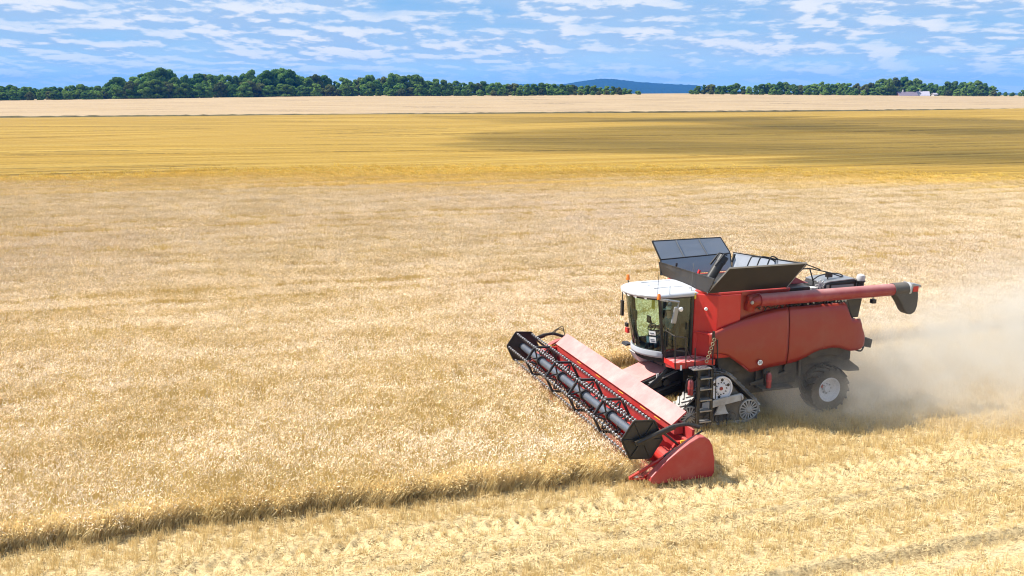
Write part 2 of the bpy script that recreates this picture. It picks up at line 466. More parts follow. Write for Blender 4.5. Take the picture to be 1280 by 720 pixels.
def ground_mat():
    m, out = new_mat('ground')
    g = node('ShaderNodeGroup'); g.node_tree = FIELD
    p = X(node('ShaderNodeNewGeometry').outputs['Position']); x, y, z = sep(p)
    mx_ = ((x - MX) * -CA) - ((y - MY) * SA)
    my_ = ((x - MX) * SA) - ((y - MY) * CA)
    d = X.m('SQRT', x * x + y * y)
    n1 = noise(p, 9, 5, 0.7); n2 = noise(p, 42, 3, 0.7)
    fib = noise(comb(mx_ * 2.2, my_ * 14, 0), 2.0, 5, 0.7)
    soil = mix(smooth(n1 * 0.5 + fib * 0.5, 0.34, 0.58), (0.24, 0.165, 0.080), (0.58, 0.44, 0.235))
    soil = mix(smooth(n2, 0.5, 0.75) * 0.6, soil, (0.60, 0.48, 0.28))
    pale = smooth(my_, 10.35, 10.6) * (1 - smooth(my_, 11.2, 11.5))
    soil = mix(pale * 0.8, soil, mix(smooth(fib, 0.35, 0.65), (0.44, 0.33, 0.18), (0.60, 0.48, 0.29)))
    crop = X(g.outputs[0]); st = X(g.outputs[1])
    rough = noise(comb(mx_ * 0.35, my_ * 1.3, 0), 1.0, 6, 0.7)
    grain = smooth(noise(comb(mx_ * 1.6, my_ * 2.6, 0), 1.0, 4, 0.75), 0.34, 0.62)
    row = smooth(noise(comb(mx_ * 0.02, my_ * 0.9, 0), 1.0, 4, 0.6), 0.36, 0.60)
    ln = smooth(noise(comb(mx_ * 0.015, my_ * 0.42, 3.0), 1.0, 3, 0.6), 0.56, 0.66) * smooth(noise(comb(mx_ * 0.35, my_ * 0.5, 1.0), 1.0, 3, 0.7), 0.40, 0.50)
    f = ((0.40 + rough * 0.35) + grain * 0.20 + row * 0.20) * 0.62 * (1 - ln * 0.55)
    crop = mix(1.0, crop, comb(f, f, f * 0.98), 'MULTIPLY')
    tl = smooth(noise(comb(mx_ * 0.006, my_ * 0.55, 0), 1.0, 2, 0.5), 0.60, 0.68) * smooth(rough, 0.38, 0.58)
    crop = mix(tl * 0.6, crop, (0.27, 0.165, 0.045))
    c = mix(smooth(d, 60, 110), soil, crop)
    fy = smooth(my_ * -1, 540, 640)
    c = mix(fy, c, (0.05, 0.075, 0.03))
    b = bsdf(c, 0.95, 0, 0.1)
    bn = node('ShaderNodeBump'); bn.inputs['Distance'].default_value = 0.05; bn.inputs['Strength'].default_value = 0.7
    link(n1 + n2 * 0.5 + fib * 0.8, bn.inputs['Height']); link(bn.outputs[0], b.inputs['Normal'])
    link(b.outputs[0], out.inputs[0])
ground_mat()
make_ground()
# ------------------------------------------------------------------ crop: tufts of stalks instanced over the field (stuff)
def tuft(name, n, rad, h, ear_l, ear_w, stalk_w, seed, leaves=2, nod=0.8, mats=('wheat_stalk', 'wheat_ear'), hvar=0.07, lean=0.10):
    r = np.random.default_rng(seed); mb = MB()
    for k in range(n):
        a = r.uniform(0, 2 * np.pi); q = rad * math.sqrt(r.uniform())
        b = Vector((q * math.cos(a), q * math.sin(a), -0.02))
        hh = h * (1 + r.normal() * hvar)
        la = r.uniform(0, 2 * np.pi); lm = abs(r.normal()) * lean * h
        L = Vector((math.cos(la), math.sin(la), 0))
        p1 = b + Vector((0, 0, hh * 0.55)) + L * lm * 0.35
        p2 = b + Vector((0, 0, hh)) + L * lm
        wa = r.uniform(0, np.pi); W = Vector((math.cos(wa), math.sin(wa), 0)) * (stalk_w / 2)
        mb.cur = 0
        mb.add([b - W, b + W, p1 + W, p1 - W, p2 + W * .8, p2 - W * .8], [(0, 1, 2, 3), (3, 2, 4, 5)])
        if ear_l > 0:
            mb.cur = 1
            el = ear_l * r.uniform(0.8, 1.2)
            d = (L * r.uniform(0.1, 0.9) * nod + Vector((0, 0, r.uniform(-0.15, 0.95)))).normalized()
            s1 = d.cross(Vector((0.3, 0.2, 1))).normalized(); s2 = d.cross(s1).normalized()
            w = ear_w / 2 * r.uniform(.85, 1.2)
            ring = [p2 + d * el * 0.4 + (s1 * math.cos(t) + s2 * math.sin(t)) * w for t in (0, 2.09, 4.19)]
            tip = p2 + d * el
            mb.add([p2] + ring + [tip], [(0, 2, 1), (0, 3, 2), (0, 1, 3), (1, 2, 4), (2, 3, 4), (3, 1, 4)])
    for k in range(leaves):
        a = r.uniform(0, 2 * np.pi); q = rad * r.uniform(.1, 1)
        b = Vector((q * math.cos(a), q * math.sin(a), h * r.uniform(.35, .7)))
        la = r.uniform(0, 2 * np.pi); L = Vector((math.cos(la), math.sin(la), 0)); sd = Vector((-L.y, L.x, 0)) * (0.006 + stalk_w * 0.5)
        ln = h * r.uniform(.25, .4)
        m_ = b + L * ln * .5 + Vector((0, 0, ln * .35)); e = b + L * ln - Vector((0, 0, ln * .15))
        mb.cur = 0
        mb.add([b - sd, b + sd, m_ + sd, m_ - sd, e], [(0, 1, 2, 3), (3, 2, 4)])
    me = bpy.data.meshes.new(name); me.from_pydata(mb.v, [], mb.f)
    for m in mats: me.materials.append(MAT[m])
    me.polygons.foreach_set('material_index', mb.mi)
    return bpy.data.objects.new(name, me)         # source mesh only, never linked to the scene

def scatter(name, pts, rots, scl, idx, sources, label):
    me = bpy.data.meshes.new(name)
    n = len(pts)
    me.vertices.add(n); me.vertices.foreach_set('co', np.asarray(pts, np.float32).ravel())
    for nm, tp, key, val in (('rot', 'FLOAT_VECTOR', 'vector', rots), ('scl', 'FLOAT_VECTOR', 'vector', scl), ('pick', 'INT', 'value', idx)):
        at = me.attributes.new(nm, tp, 'POINT')
        at.data.foreach_set(key, np.asarray(val, np.int32 if tp == 'INT' else np.float32).ravel())
    o = bpy.data.objects.new(name, me); COL.objects.link(o)
    ng = bpy.data.node_groups.new(name + '_scatter', 'GeometryNodeTree')
    ng.interface.new_socket('Geometry', in_out='INPUT', socket_type='NodeSocketGeometry')
    ng.interface.new_socket('Geometry', in_out='OUTPUT', socket_type='NodeSocketGeometry')
    N = ng.nodes; Lk = ng.links
    gi = N.new('NodeGroupInput'); gout = N.new('NodeGroupOutput')
    iop = N.new('GeometryNodeInstanceOnPoints'); iop.inputs['Pick Instance'].default_value = True
    g2i = N.new('GeometryNodeGeometryToInstance')
    for s in reversed(sources):
        oi = N.new('GeometryNodeObjectInfo'); oi.inputs['Object'].default_value = s
        Lk.new(oi.outputs['Geometry'], g2i.inputs[0])
    def attr(nm, dt):
        a = N.new('GeometryNodeInputNamedAttribute'); a.data_type = dt; a.inputs['Name'].default_value = nm
        return a.outputs[0]
    m2p = N.new('GeometryNodeMeshToPoints')
    Lk.new(gi.outputs[0], m2p.inputs[0]); Lk.new(m2p.outputs[0], iop.inputs['Points'])
    Lk.new(g2i.outputs[0], iop.inputs['Instance'])
    Lk.new(attr('rot', 'FLOAT_VECTOR'), iop.inputs['Rotation'])
    Lk.new(attr('scl', 'FLOAT_VECTOR'), iop.inputs['Scale'])
    Lk.new(attr('pick', 'INT'), iop.inputs['Instance Index'])
    Lk.new(iop.outputs[0], gout.inputs[0])
    md = o.modifiers.new('scatter', 'NODES'); md.node_group = ng
    tag(o, label, kind='stuff')
    return o
def frustum_points(n_per_m2, d0, d1, r, half=0.66, pad=1.5):
    """random world points between two distances in front of the camera, a little wider than the view"""
    area = half * (d1 * d1 - d0 * d0) + 2 * pad * (d1 - d0)
    n = int(area * n_per_m2)
    y = np.sqrt(r.uniform(d0 * d0, d1 * d1, n)); x = r.uniform(-1, 1, n) * (half * y + pad)
    return x, y
def crop_layer(name, dens, d0, d1, sources, label, seed, scale=1.0, zoff=0.0, thin=None):
    r = np.random.default_rng(seed)
    x, y = frustum_points(dens, d0, d1, r)
    mx, my = w2m(x, y)
    keep = standing(mx, my) & (my > -367)
    # tramlines and lodged hollows: thinner, lower crop
    low = 0.5 + 0.5 * np.sin(x * 0.09 + np.sin(y * 0.07) * 2) * np.sin(my * 0.23 + np.sin(mx * 0.05))
    v = -my
    tram = np.zeros(len(x), bool)
    for t, w in ((18.7, .40), (21.2, .36), (44.0, .6), (47.6, .55), (71.0, .7), (75.5, .6)):
        tram |= np.abs(v - t + 0.15 * np.sin(mx * .6)) < w
    hol = np.sin(my * .9 + 2 * np.sin(mx * .07)) + np.sin(my * 2.3 + 1.5 * np.sin(mx * .11 + my * .1) + 1) + np.sin(mx * .23 + my * .31 + 2 * np.sin(mx * .05)) + 0.5 * np.sin(mx * 1.1 + my * 2.7)
    hollow = sstep(1.7, 2.6, hol) * np.clip((v - 4) / 20, 0, 1) * (v < 85)
    keep &= ~(tram & (r.uniform(size=len(x)) < 0.93))
    keep &= r.uniform(size=len(x)) > hollow * .7
    dd = np.hypot(x, y)
    if d1 > 100: keep &= r.uniform(size=len(x)) < (1 - sstep(88, 127, dd)) * sstep(40, 58, dd)
    else: keep &= r.uniform(size=len(x)) < 1 - sstep(42, 60, dd)
    low = low - hollow * 5.0 - tram * 4.0
    x, y, mx, my, low = [a[keep] for a in (x, y, mx, my, low)]
    n = len(x)
    rz = r.uniform(0, 2 * np.pi, n)
    # wind lean: towards the machine's rear, more at the open edge
    edge = np.where((mx > 4.15), np.clip(1 - (crop_edge(mx) - my) / 0.45, 0, 1), 0) * (my > 0)
    edge = np.maximum(edge, np.where(mx < 3, np.clip(1 - (-4.95 - my) / 0.4, 0, 1), 0))
    wob = np.sin(x * 1.3 + np.sin(y * .9)) * 0.06 + np.sin(y * 2.1 + x * .4) * 0.05
    lx = wob + 0.10 + edge * (0.48 + 0.25 * np.sin(mx * 2.3) + 0.18 * r.normal(size=n))      # lean to world +x
    ly = np.sin(x * .8 + y * 1.7) * 0.06 + edge * -0.22
    # rotation: yaw then lean; small-angle euler XYZ: tilt about x = -ly, about y = lx (applied after z in XYZ order is x->y->z so bake yaw last is avoided)
    rots = np.stack([-ly, lx, np.zeros(n)], -1)
    # yaw first: rotate the lean into the yawed frame
    c, s = np.cos(rz), np.sin(rz)
    a, b = -ly, lx
    rots = np.stack([a * c + b * s, -a * s + b * c, rz], -1)
    z = terrain(x, y) + zoff
    sc = scale * (1 + r.normal(size=n) * 0.06) * (0.97 + 0.05 * low)
    sc3 = np.stack([sc, sc, sc * (1 - edge * 0.05)], -1)
    return scatter(name, np.stack([x, y, z], -1), rots, sc3, r.integers(0, len(sources), n), sources, label)
def edge_layer():
    """the cut face of the crop: long leaning stalks standing close together"""
    r = np.random.default_rng(21)
    src = [tuft('wheat_edge', 17, 0.15, 0.53, 0.095, 0.0165, 0.0085, 300 + k, leaves=3, hvar=.12, lean=.10, mats=('edge_straw', 'edge_straw')) for k in range(5)]
    mx = r.uniform(4.3, 23, 1300); my = crop_edge(mx) + 0.05 - np.abs(r.normal(size=1300)) * .25
    mx2 = r.uniform(-26, 2.5, 1500); my2 = -4.97 - np.abs(r.normal(size=1500)) * .2
    mx = np.r_[mx, mx2]; my = np.r_[my, my2]; n = len(mx)
    x, y = m2w(mx, my)
    clump = np.sin(mx * 2.9) * .5 + np.sin(mx * 1.3 + 1) * .5
    lx = 0.50 + .26 * clump + .16 * r.normal(size=n); ly = -.02 + .10 * r.normal(size=n) - .10 * np.sin(mx * 1.9 + 2)
    lx[1300:] *= .3; ly[1300:] = -.1
    rz = r.uniform(0, 6.283, n); c, s = np.cos(rz), np.sin(rz); a, b = -ly, lx
    sc = 1.0 + r.normal(size=n) * .08
    scatter('wheat_crop', np.stack([x, y, terrain(x, y)], -1), np.stack([a * c + b * s, -a * s + b * c, rz], -1), np.stack([sc] * 3, -1), r.integers(0, 5, n), src, 'leaning stalks along the cut face of the standing wheat')
edge_layer()
near_t = [tuft('wheat_tuft', 19, 0.26, 0.66, 0.090, 0.0185, 0.0050, 10 + k, leaves=1, hvar=.05, lean=.06) for k in range(6)]
mid_t = [tuft('wheat_patch', 46, 0.46, 0.64, 0.11, 0.024, 0.010, 30 + k, leaves=2, hvar=.05, lean=.06, mats=('wheat_stalk', 'wheat_mid')) for k in range(5)]
crop_layer('wheat_crop', 24, 13.5, 60, near_t, 'standing ripe wheat in front of and beyond the harvester', 1)
crop_layer('wheat_crop', 7.5, 38, 128, mid_t, 'standing ripe wheat across the middle of the field', 2)

# ------------------------------------------------------------------ stubble and chopped straw
def litter(name, n, rad, seed, lmax=0.22, w=0.009, z=0.03):
    r = np.random.default_rng(seed); mb = MB()
    for k in range(n):
        a = r.uniform(0, 2 * np.pi); q = rad * math.sqrt(r.uniform())
        c = Vector((q * math.cos(a), q * math.sin(a), r.uniform(0.0, z)))
        d = r.uniform(0, 2 * np.pi); l = r.uniform(.3, 1) * lmax / 2
        D = Vector((math.cos(d), math.sin(d), r.normal() * .22)) * l
        W = Vector((-math.sin(d), math.cos(d), r.normal() * .4)) * (w / 2)
        mb.add([c - D - W, c - D + W, c + D + W, c + D - W], [(0, 1, 2, 3)])
    me = bpy.data.meshes.new(name); me.from_pydata(mb.v, [], mb.f); me.materials.append(MAT['straw'])
    return bpy.data.objects.new(name, me)
def straw_mat(name, a, b, trans=0.15):
    m, out = new_mat(name)
    rn = X(node('ShaderNodeObjectInfo').outputs['Random'])
    isl = X(node('ShaderNodeNewGeometry').outputs['Random Per Island'])
    c = mix(isl * 0.75 + rn * 0.25, a, b)
    d = node('ShaderNodeBsdfDiffuse'); link(c, d.inputs[0])
    t = node('ShaderNodeBsdfTranslucent'); link(c, t.inputs[0])
    ms = node('ShaderNodeMixShader'); ms.inputs[0].default_value = trans
    link(d.outputs[0], ms.inputs[1]); link(t.outputs[0], ms.inputs[2]); link(ms.outputs[0], out.inputs[0])
straw_mat('straw', (0.50, 0.365, 0.17), (0.80, 0.655, 0.375))
straw_mat('stubble_stalk', (0.53, 0.385, 0.165), (0.80, 0.64, 0.33), 0.3)
stub_t = [tuft('stubble_tuft', 11, 0.075, 0.14, 0, 0, 0.0068, 70 + k, leaves=0, mats=('stubble_stalk', 'straw'), hvar=0.22, lean=0.22) for k in range(6)]
litt_t = [litter('straw_bits', 34, 0.24, 90 + k, lmax=0.13, w=0.0075, z=0.02) for k in range(5)]
def stubble_region(x, y):
    mx, my = w2m(x, y); return mx, my, ~standing(mx, my)
def gaus(v, c, w): return np.exp(-((v - c) / w) ** 2)
def stubble_layer():
    r = np.random.default_rng(5)
    x, y = frustum_points(64, 12.5, 60, r)
    mx, my = w2m(x, y)
    my = np.round(my / 0.155) * 0.155 + r.normal(size=len(my)) * 0.018       # drilled rows
    x, y = m2w(mx, my)
    ok = ~standing(mx, my)
    # thin where wheels and the straw swath went
    p = 1 - 0.85 * gaus(my, 5.9, .36) * (np.sin(mx * 18 + np.abs(my - 5.9) * 9) < 0.2)
    p *= 1 - 0.97 * gaus(my, 7.38, .14); p *= 1 - 0.85 * gaus(my, 7.8, .26)
    p *= 1 - 0.97 * gaus(my, 10.2, .17); p *= 1 - 0.92 * gaus(my, 10.75, .42)
    p *= 1 - 0.55 * gaus(my, 6.7, .3); p *= 1 - 0.5 * gaus(my, 11.9, .3)
    p *= 0.85 + 0.15 * np.sin(mx * 1.7 + np.sin(my * 3.0) * 2.2) * np.sin(my * 2.4 + mx * .5)
    ok &= r.uniform(size=len(x)) < p
    x, y, mx, my = x[ok], y[ok], mx[ok], my[ok]; n = len(x)
    rz = r.uniform(0, 2 * np.pi, n)
    press = gaus(my, 5.9, .35) + gaus(my, 9.8, .3)
    rots = np.stack([r.normal(size=n) * (.10 + .3 * press), r.normal(size=n) * (.10 + .3 * press) + .05, rz], -1)
    z = terrain(x, y) + lane_height(mx, my)
    sc = (1 + r.normal(size=n) * .15) * (1 - .25 * np.clip(press, 0, 1)) * (1 + .25 * gaus(my, 8.4, .25))
    s3 = np.stack([sc * 1.1, sc * 1.1, sc * (1 - .35 * gaus(my, 6.7, .35)) * (1.25 - 0.4 * sstep(5.0, 6.0, my))], -1)
    scatter('stubble', np.stack([x, y, z], -1), rots, s3, r.integers(0, 6, n), stub_t, 'short cut stubble in drilled rows behind and beside the harvester')
    x, y = frustum_points(26, 12.5, 55, r)
    mx, my = w2m(x, y); ok = ~standing(mx, my)
    p = 0.50 + 1.4 * gaus(my, 7.8, .30) + .5 * gaus(my, 6.6, .3) - .35 * gaus(my, 5.9, .36) * (np.sin(mx * 18 + np.abs(my - 5.9) * 9) < 0.2) + .35 * gaus(my, 10.75, .35) + .3 * gaus(my, 12, .6)
    p *= 0.7 + 0.3 * np.sin(mx * 2.1 + my) * np.sin(my * 4 - mx * .6)
    p *= 1 - 0.6 * gaus(my, 10.2, .15); p *= 1 - 0.85 * gaus(my, 7.38, .12)
    ok &= r.uniform(size=len(x)) < p
    x, y, mx, my = x[ok], y[ok], mx[ok], my[ok]; n = len(x)
    z = terrain(x, y) + lane_height(mx, my) + 0.01 + r.uniform(size=n) * .05 * (1 - gaus(my, 10.5, .7))
    sc = 1 + r.normal(size=n) * .2
    scatter('straw_litter', np.stack([x, y, z], -1), np.stack([r.normal(size=n) * .12, r.normal(size=n) * .12, r.uniform(0, 6.28, n)], -1), np.stack([sc] * 3, -1), r.integers(0, 5, n), litt_t, 'pale chopped straw strewn over the stubble')
stubble_layer()
# ------------------------------------------------------------------ the combine harvester (its own frame: x ahead, y to its left)
combine = empty('combine_harvester', (MX, MY, 0), math.pi + YAW)
tag(combine, 'red tracked combine harvester cutting the wheat with its wide header down', 'combine harvester')
def part(mb, name, mat, parent=combine, **k): return mb.build(name, mat, parent, **k)

# --- chassis: dark underframe, axles and the works seen below the panels
mb = MB()
mb.box(-4.95, -0.1, -1.28, 1.28, 1.55, 3.35)
mb.hexa([(-4.3, -1.1, 0.72), (-0.6, -1.1, 0.72), (-0.6, 1.1, 0.72), (-4.3, 1.1, 0.72), (-4.6, -1.2, 1.56), (0.1, -1.2, 1.56), (0.1, 1.2, 1.56), (-4.6, 1.2, 1.56)])
mb.box(-0.25, 0.35, -1.15, 1.15, 0.95, 1.45)
mb.box(-0.1, 1.5, -0.9, 0.9, 1.75, 2.12)
mb.tube([(-3.92, -1.15, .74), (-3.92, 1.15, .74)], 0.13, 10)
mb.bar((-3.92, 0, .74), (-3.92, 0, 1.3), .5, .3)
mb.box(-2.6, -1.5, 1.15, 1.62, 0.92, 1.0)          # step under the belly
mb.box(-2.9, -1.45, 1.2, 1.30, 1.0, 1.75)
mb.tube([(-3.0, 1.34, 1.2), (-2.95, 1.36, 1.95)], .05)
mb.bar((-1.2, 1.35, 1.1), (-2.7, 1.4, 1.45), .05, .10)
mb.tube([(-1.9, 1.32, 1.45), (-1.9, 1.42, 1.45)], .28, 16)
mb.tube([(-2.55, 1.32, 1.55), (-2.55, 1.42, 1.55)], .18, 16)
part(mb, 'chassis', 'dark_grey', bevel=.015)

# --- side panels, a front and a rear one on each flank
ZT = [(.41, 2.90), (.1, 3.02), (-.2, 3.12), (-.6, 3.23), (-.98, 3.33), (-1.3, 3.40), (-1.63, 3.46), (-2.0, 3.51), (-2.33, 3.535), (-3.59, 3.54), (-4.38, 3.54), (-4.46, 3.46), (-4.54, 3.25), (-4.64, 3.02), (-4.72, 2.985), (-5.00, 2.97), (-5.06, 2.86), (-5.10, 2.72), (-5.19, 2.55), (-5.25, 2.40)]
ZB = [(.41, 2.31), (.04, 2.28), (-.2, 2.21), (-.35, 2.11), (-.55, 1.97), (-.8, 1.78), (-.95, 1.65), (-1.08, 1.57), (-1.3, 1.60), (-1.66, 1.67), (-2.33, 1.735), (-2.68, 1.79), (-3.01, 1.91), (-3.25, 2.03), (-3.49, 2.10), (-3.91, 2.14), (-4.2, 2.11), (-4.33, 2.06), (-4.64, 1.96), (-4.92, 1.95), (-5.1, 1.97), (-5.25, 2.05)]
def side_panel(x0, x1, sgn):
    xs = sorted(set([x0, x1] + [p[0] for p in ZT + ZB if x1 < p[0] < x0] + list(np.arange(x1 + .1, x0, .12))), reverse=True)
    rows = []
    for t in np.linspace(0, 1, 13):
        row = []
        for x in xs:
            zt, zb = lerp_at(ZT, x), lerp_at(ZB, x)
            z = zb + (zt - zb) * t
            y = 1.52 + 0.085 * math.sin(math.pi * min(max((z - 1.5) / 2.1, 0), 1)) + 0.02 * math.sin(x * 1.3)
            cr = 2.42 + 0.12 * (x + 2.0) * 0.25        # soft crease along the flank
            y += 0.030 / (1 + math.exp(-(cr - z) * 16)) + 0.012 * math.sin(math.pi * t)
            if x > 0.1: y -= (x - .1) ** 2 * .9
            if x < -4.7: y -= (x + 4.7) ** 2 * .35
            if t > .93: y -= .03
            row.append((x, sgn * y, z))
        rows.append(row)
    mb = MB(); mb.grid(rows); return mb
for sgn in (1, -1):
    for x0, x1, nm in ((.41, -2.318, 'front_side_panel'), (-2.348, -5.25, 'rear_side_panel')):
        part(side_panel(x0, x1, sgn), nm, 'red_panel', smooth=True, solid=.03)
# pale rim line along the lower arch of the front panel
mb = MB()
mb.tube([(x, 1.575 + (0.0 if x < .1 else -(x - .1) ** 2 * .9), lerp_at(ZB, x) + .01) for x in np.arange(.40, -1.0, -.08)], .022, 6)
part(mb, 'arch_trim', 'red_dusty_sheen', smooth=True)
mb = MB()
mb.hexa([(-5.2, -1.45, 1.98), (-4.3, -1.45, 1.98), (-4.3, 1.45, 1.98), (-5.2, 1.45, 1.98), (-5.02, -1.45, 2.93), (-4.3, -1.45, 2.93), (-4.3, 1.45, 2.93), (-5.02, 1.45, 2.93)])
part(mb, 'rear_hood', 'red_panel', bevel=.04)
# round speed sticker on the front panel
sx, sy, sz = -1.33, 1.665, 1.89
mb = MB(); mb.lathe([(0, .001), (0, .085), (-.01, .085)], (sx, sy, sz), 'y', 28)
st = part(mb, 'speed_sticker', 'sticker_white')
def digits(txt, x, y, z, h, parent, mat, name, rot):
    cu = bpy.data.curves.new(name, 'FONT'); cu.body = txt; cu.size = h; cu.align_x = 'CENTER'; cu.align_y = 'CENTER'; cu.extrude = .002
    t = bpy.data.objects.new(name, cu); COL.objects.link(t)
    t.location = (x, y, z); t.rotation_euler = rot; t.data.materials.append(MAT[mat]); t.parent = parent
    bpy.context.view_layer.update()
    me = bpy.data.meshes.new_from_object(t.evaluated_get(bpy.context.evaluated_depsgraph_get()))
    o = bpy.data.objects.new(name, me); COL.objects.link(o); o.location = t.location; o.rotation_euler = t.rotation_euler; o.parent = parent
    bpy.data.objects.remove(t); bpy.data.curves.remove(cu)
    return o
digits('30', sx, sy + .003, sz, .115, st, 'ink', 'sticker_numeral', (R(90), 0, R(180)))

# --- grain tank body between cab and engine
mb = MB()
mb.prism([(.66, -.97), (.66, .97), (.13, 1.50), (-.66, 1.50), (-.66, 1.30), (-2.35, 1.30), (-2.35, -1.50), (.13, -1.50)], 2.1, 4.06, 'xy')
mb.prism([(.60, -.95), (.60, .95), (.10, 1.46), (-2.4, 1.46), (-2.4, -1.46), (.10, -1.46)], 4.05, 4.14, 'xy')
tank = part(mb, 'grain_tank', 'red_bright', bevel=.03)
mb = MB(); mb.prism([(.40, -1.3), (.40, 1.0), (.06, 1.34), (-2.2, 1.34), (-2.2, -1.3)], 4.143, 4.15, 'xy')
part(mb, 'tank_mouth', 'black_metal', tank)
mb = MB(); mb.lathe([(0, .055), (.03, .05), (.035, .001)], (.40, 1.25, 3.62), 'y', 14)
lp = part(mb, 'work_light', 'lamp_glass', tank, smooth=True)
mb = MB(); mb.box(.615, .665, .975, 1.02, 3.9, 4.08); part(mb, 'yellow_marker', 'yellow_plastic', tank)
# lower front corner beside the steps, with a ledge
mb = MB()
mb.prism([(.62, .96), (.34, 1.50), (.0, 1.55), (.0, .96)], 2.18, 2.86, 'xy')
mb.prism([(.66, .96), (.38, 1.54), (-.05, 1.58), (-.05, .96)], 2.84, 2.90, 'xy')
part(mb, 'corner_panel', 'red_bright', bevel=.02)
# recess behind the unloading tube
mb = MB(); mb.box(-.68, -2.4, 1.30, 1.42, 3.2, 4.07); mb.box(-.67, -2.35, 1.42, 1.47, 4.0, 4.12)
part(mb, 'tube_recess', 'red_panel', bevel=.015)
mb = MB()
for k in range(16):
    x = -1.1 - k * .2
    mb.tube(curve_pts([(x, 1.47, 3.5 + .04 * math.sin(k * 2.3)), (x - .1, 1.5, 3.62 + .05 * math.sin(k * 1.7)), (x - .26, 1.46, 3.52)], 4), .022, 5)
mb.box(-2.5, -4.3, 1.25, 1.42, 3.45, 3.66)
for k in range(7): mb.box(-2.7 - k * .24, -2.82 - k * .24, 1.40, 1.47, 3.52, 3.66 + .03 * (k % 3))
part(mb, 'hose_run', 'black_metal', bevel=.008)
mb = MB()
for x in (-3.02, -3.22, -4.05, -4.15, -4.3, -4.42): mb.box(x, x - .05, 1.46, 1.50, 3.56, 3.66 + .02 * math.sin(x * 9))
pieces(mb, 'pipe_clamp', 'grey_steel', combine)

# --- grain tank flaps, opened
def flap(pts, name, ribs=0, mat='flap_rubber', inner='flap_steel', th=.02, rim='black_metal', centre=Vector((-.9, 0, 5.5))):
    a, b, c, d = [Vector(p) for p in pts]      # base a-b, top c over b, d over a
    n = (b - a).cross(d - a).normalized()
    if n.dot(centre - a) < 0: n = -n
    mb = MB(); mb.hexa([a, b, c, d, a + n * th, b + n * th, c + n * th, d + n * th])
    f = part(mb, name, mat, tank)
    mb = MB(); i = n * (th + .003)
    def q(u, v): return (a + (b - a) * u) * (1 - v) + (d + (c - d) * u) * v + i
    mb.hexa([q(.01, .02), q(.99, .02), q(.99, .97), q(.01, .97)] + [p + n * .006 for p in (q(.01, .02), q(.99, .02), q(.99, .97), q(.01, .97))])
    part(mb, 'flap_lining', inner, f)
    mb = MB()
    e = [d, c]
    mb.bar(d + n * .01, c + n * .01, .035, .045)
    mb.bar(a + n * .01, d + n * .01, .03, .04); mb.bar(b + n * .01, c + n * .01, .03, .04)
    part(mb, 'flap_rim', rim, f)
    if ribs:
        mb = MB()
        for k in range(ribs):
            u = (k + 1) / (ribs + 1)
            mb.bar(q(u, 0.0) + n * .02, q(u, .97) + n * .02, .04, .03)
        pieces(mb, 'flap_rib', 'grey_steel', f)
    return f
flap([(.50, 1.47, 4.15), (-2.25, 1.47, 4.15), (-2.56, 1.95, 4.97), (.08, 1.95, 4.97)], 'side_flap', rim='grey_steel')
flap([(.55, -1.47, 4.15), (-2.10, -1.47, 4.15), (-2.14, -1.68, 4.70), (.47, -1.66, 4.62)], 'side_flap')
flap([(.47, -1.665, 4.63), (-2.14, -1.685, 4.71), (-1.92, -1.98, 5.20), (.63, -1.98, 5.20)], 'upper_flap', ribs=2)
flap([(.50, -1.45, 4.16), (.50, 1.47, 4.16), (.45, 1.72, 4.62), (.55, -1.60, 4.56)], 'front_flap')
flap([(-2.24, 1.42, 4.15), (-2.14, -1.47, 4.15), (-2.45, -1.95, 4.66), (-2.60, 1.92, 4.93)], 'rear_flap')
# what shows inside the open tank
mb = MB()
mb.tube([(-.25, .15, 4.16), (-.72, .15, 4.86)], .15, 16)
mb.tube([(-.68, .15, 4.80), (-.80, .15, 4.98)], .17, 16)
ba = part(mb, 'filling_auger', 'black_metal', tank, smooth=True)
mb = MB()
mb.bar((-.42, .0, 4.72), (-.72, .0, 5.06), .05, .05); mb.bar((-.42, .3, 4.72), (-.72, .3, 5.06), .05, .05); mb.bar((-.72, .0, 5.06), (-.95, .1, 5.0), .05, .05); mb.bar((-1.0, .3, 4.8), (-1.1, .3, 5.06), .05, .05)
part(mb, 'auger_bracket', 'black_metal', ba)
mb = MB(); mb.hexa([(-.2, -.5, 4.16), (.2, .0, 4.16), (-.1, .45, 4.16), (-.5, .1, 4.16), (-.2, -.35, 4.32), (.1, .0, 4.32), (-.12, .3, 4.32), (-.4, .1, 4.32)])
mb.bar((.05, -.05, 4.2), (-.08, -.05, 4.55), .08, .06)
part(mb, 'auger_hopper', 'red_bright', tank)
mb = MB()
mb.bar((.28, -1.0, 4.2), (.22, -1.0, 4.62), .05, .05)
for k in range(4): mb.tube(curve_pts([(.2 - k * .06, -.75 + k * .12, 4.18), (.15 - k * .06, -.7 + k * .12, 4.45 - .03 * k), (.0 - k * .07, -.62 + k * .12, 4.38), (-.05 - k * .05, -.6 + k * .12, 4.18)], 5), .016, 5)
part(mb, 'tank_sensor', 'black_metal', tank)
mb = MB()
for o in (0, .35, .72):
    mb.tube(curve_pts([(-1.35 - o, .55, 4.55 - .05 * o), (-1.52 - o, .52, 4.90), (-1.66 - o, .5, 4.98 - .06 * o), (-2.3 - o * .4, .45, 4.86 - .05 * o), (-2.55 - o * .2, .4, 4.72)], 6), .022, 6)
part(mb, 'tank_hoop', 'black_metal', tank, smooth=True)
# thin aerials by the cab roof
mb = MB(); mb.tube([(.60, .3, 4.0), (.62, .3, 4.95)], .008, 5)

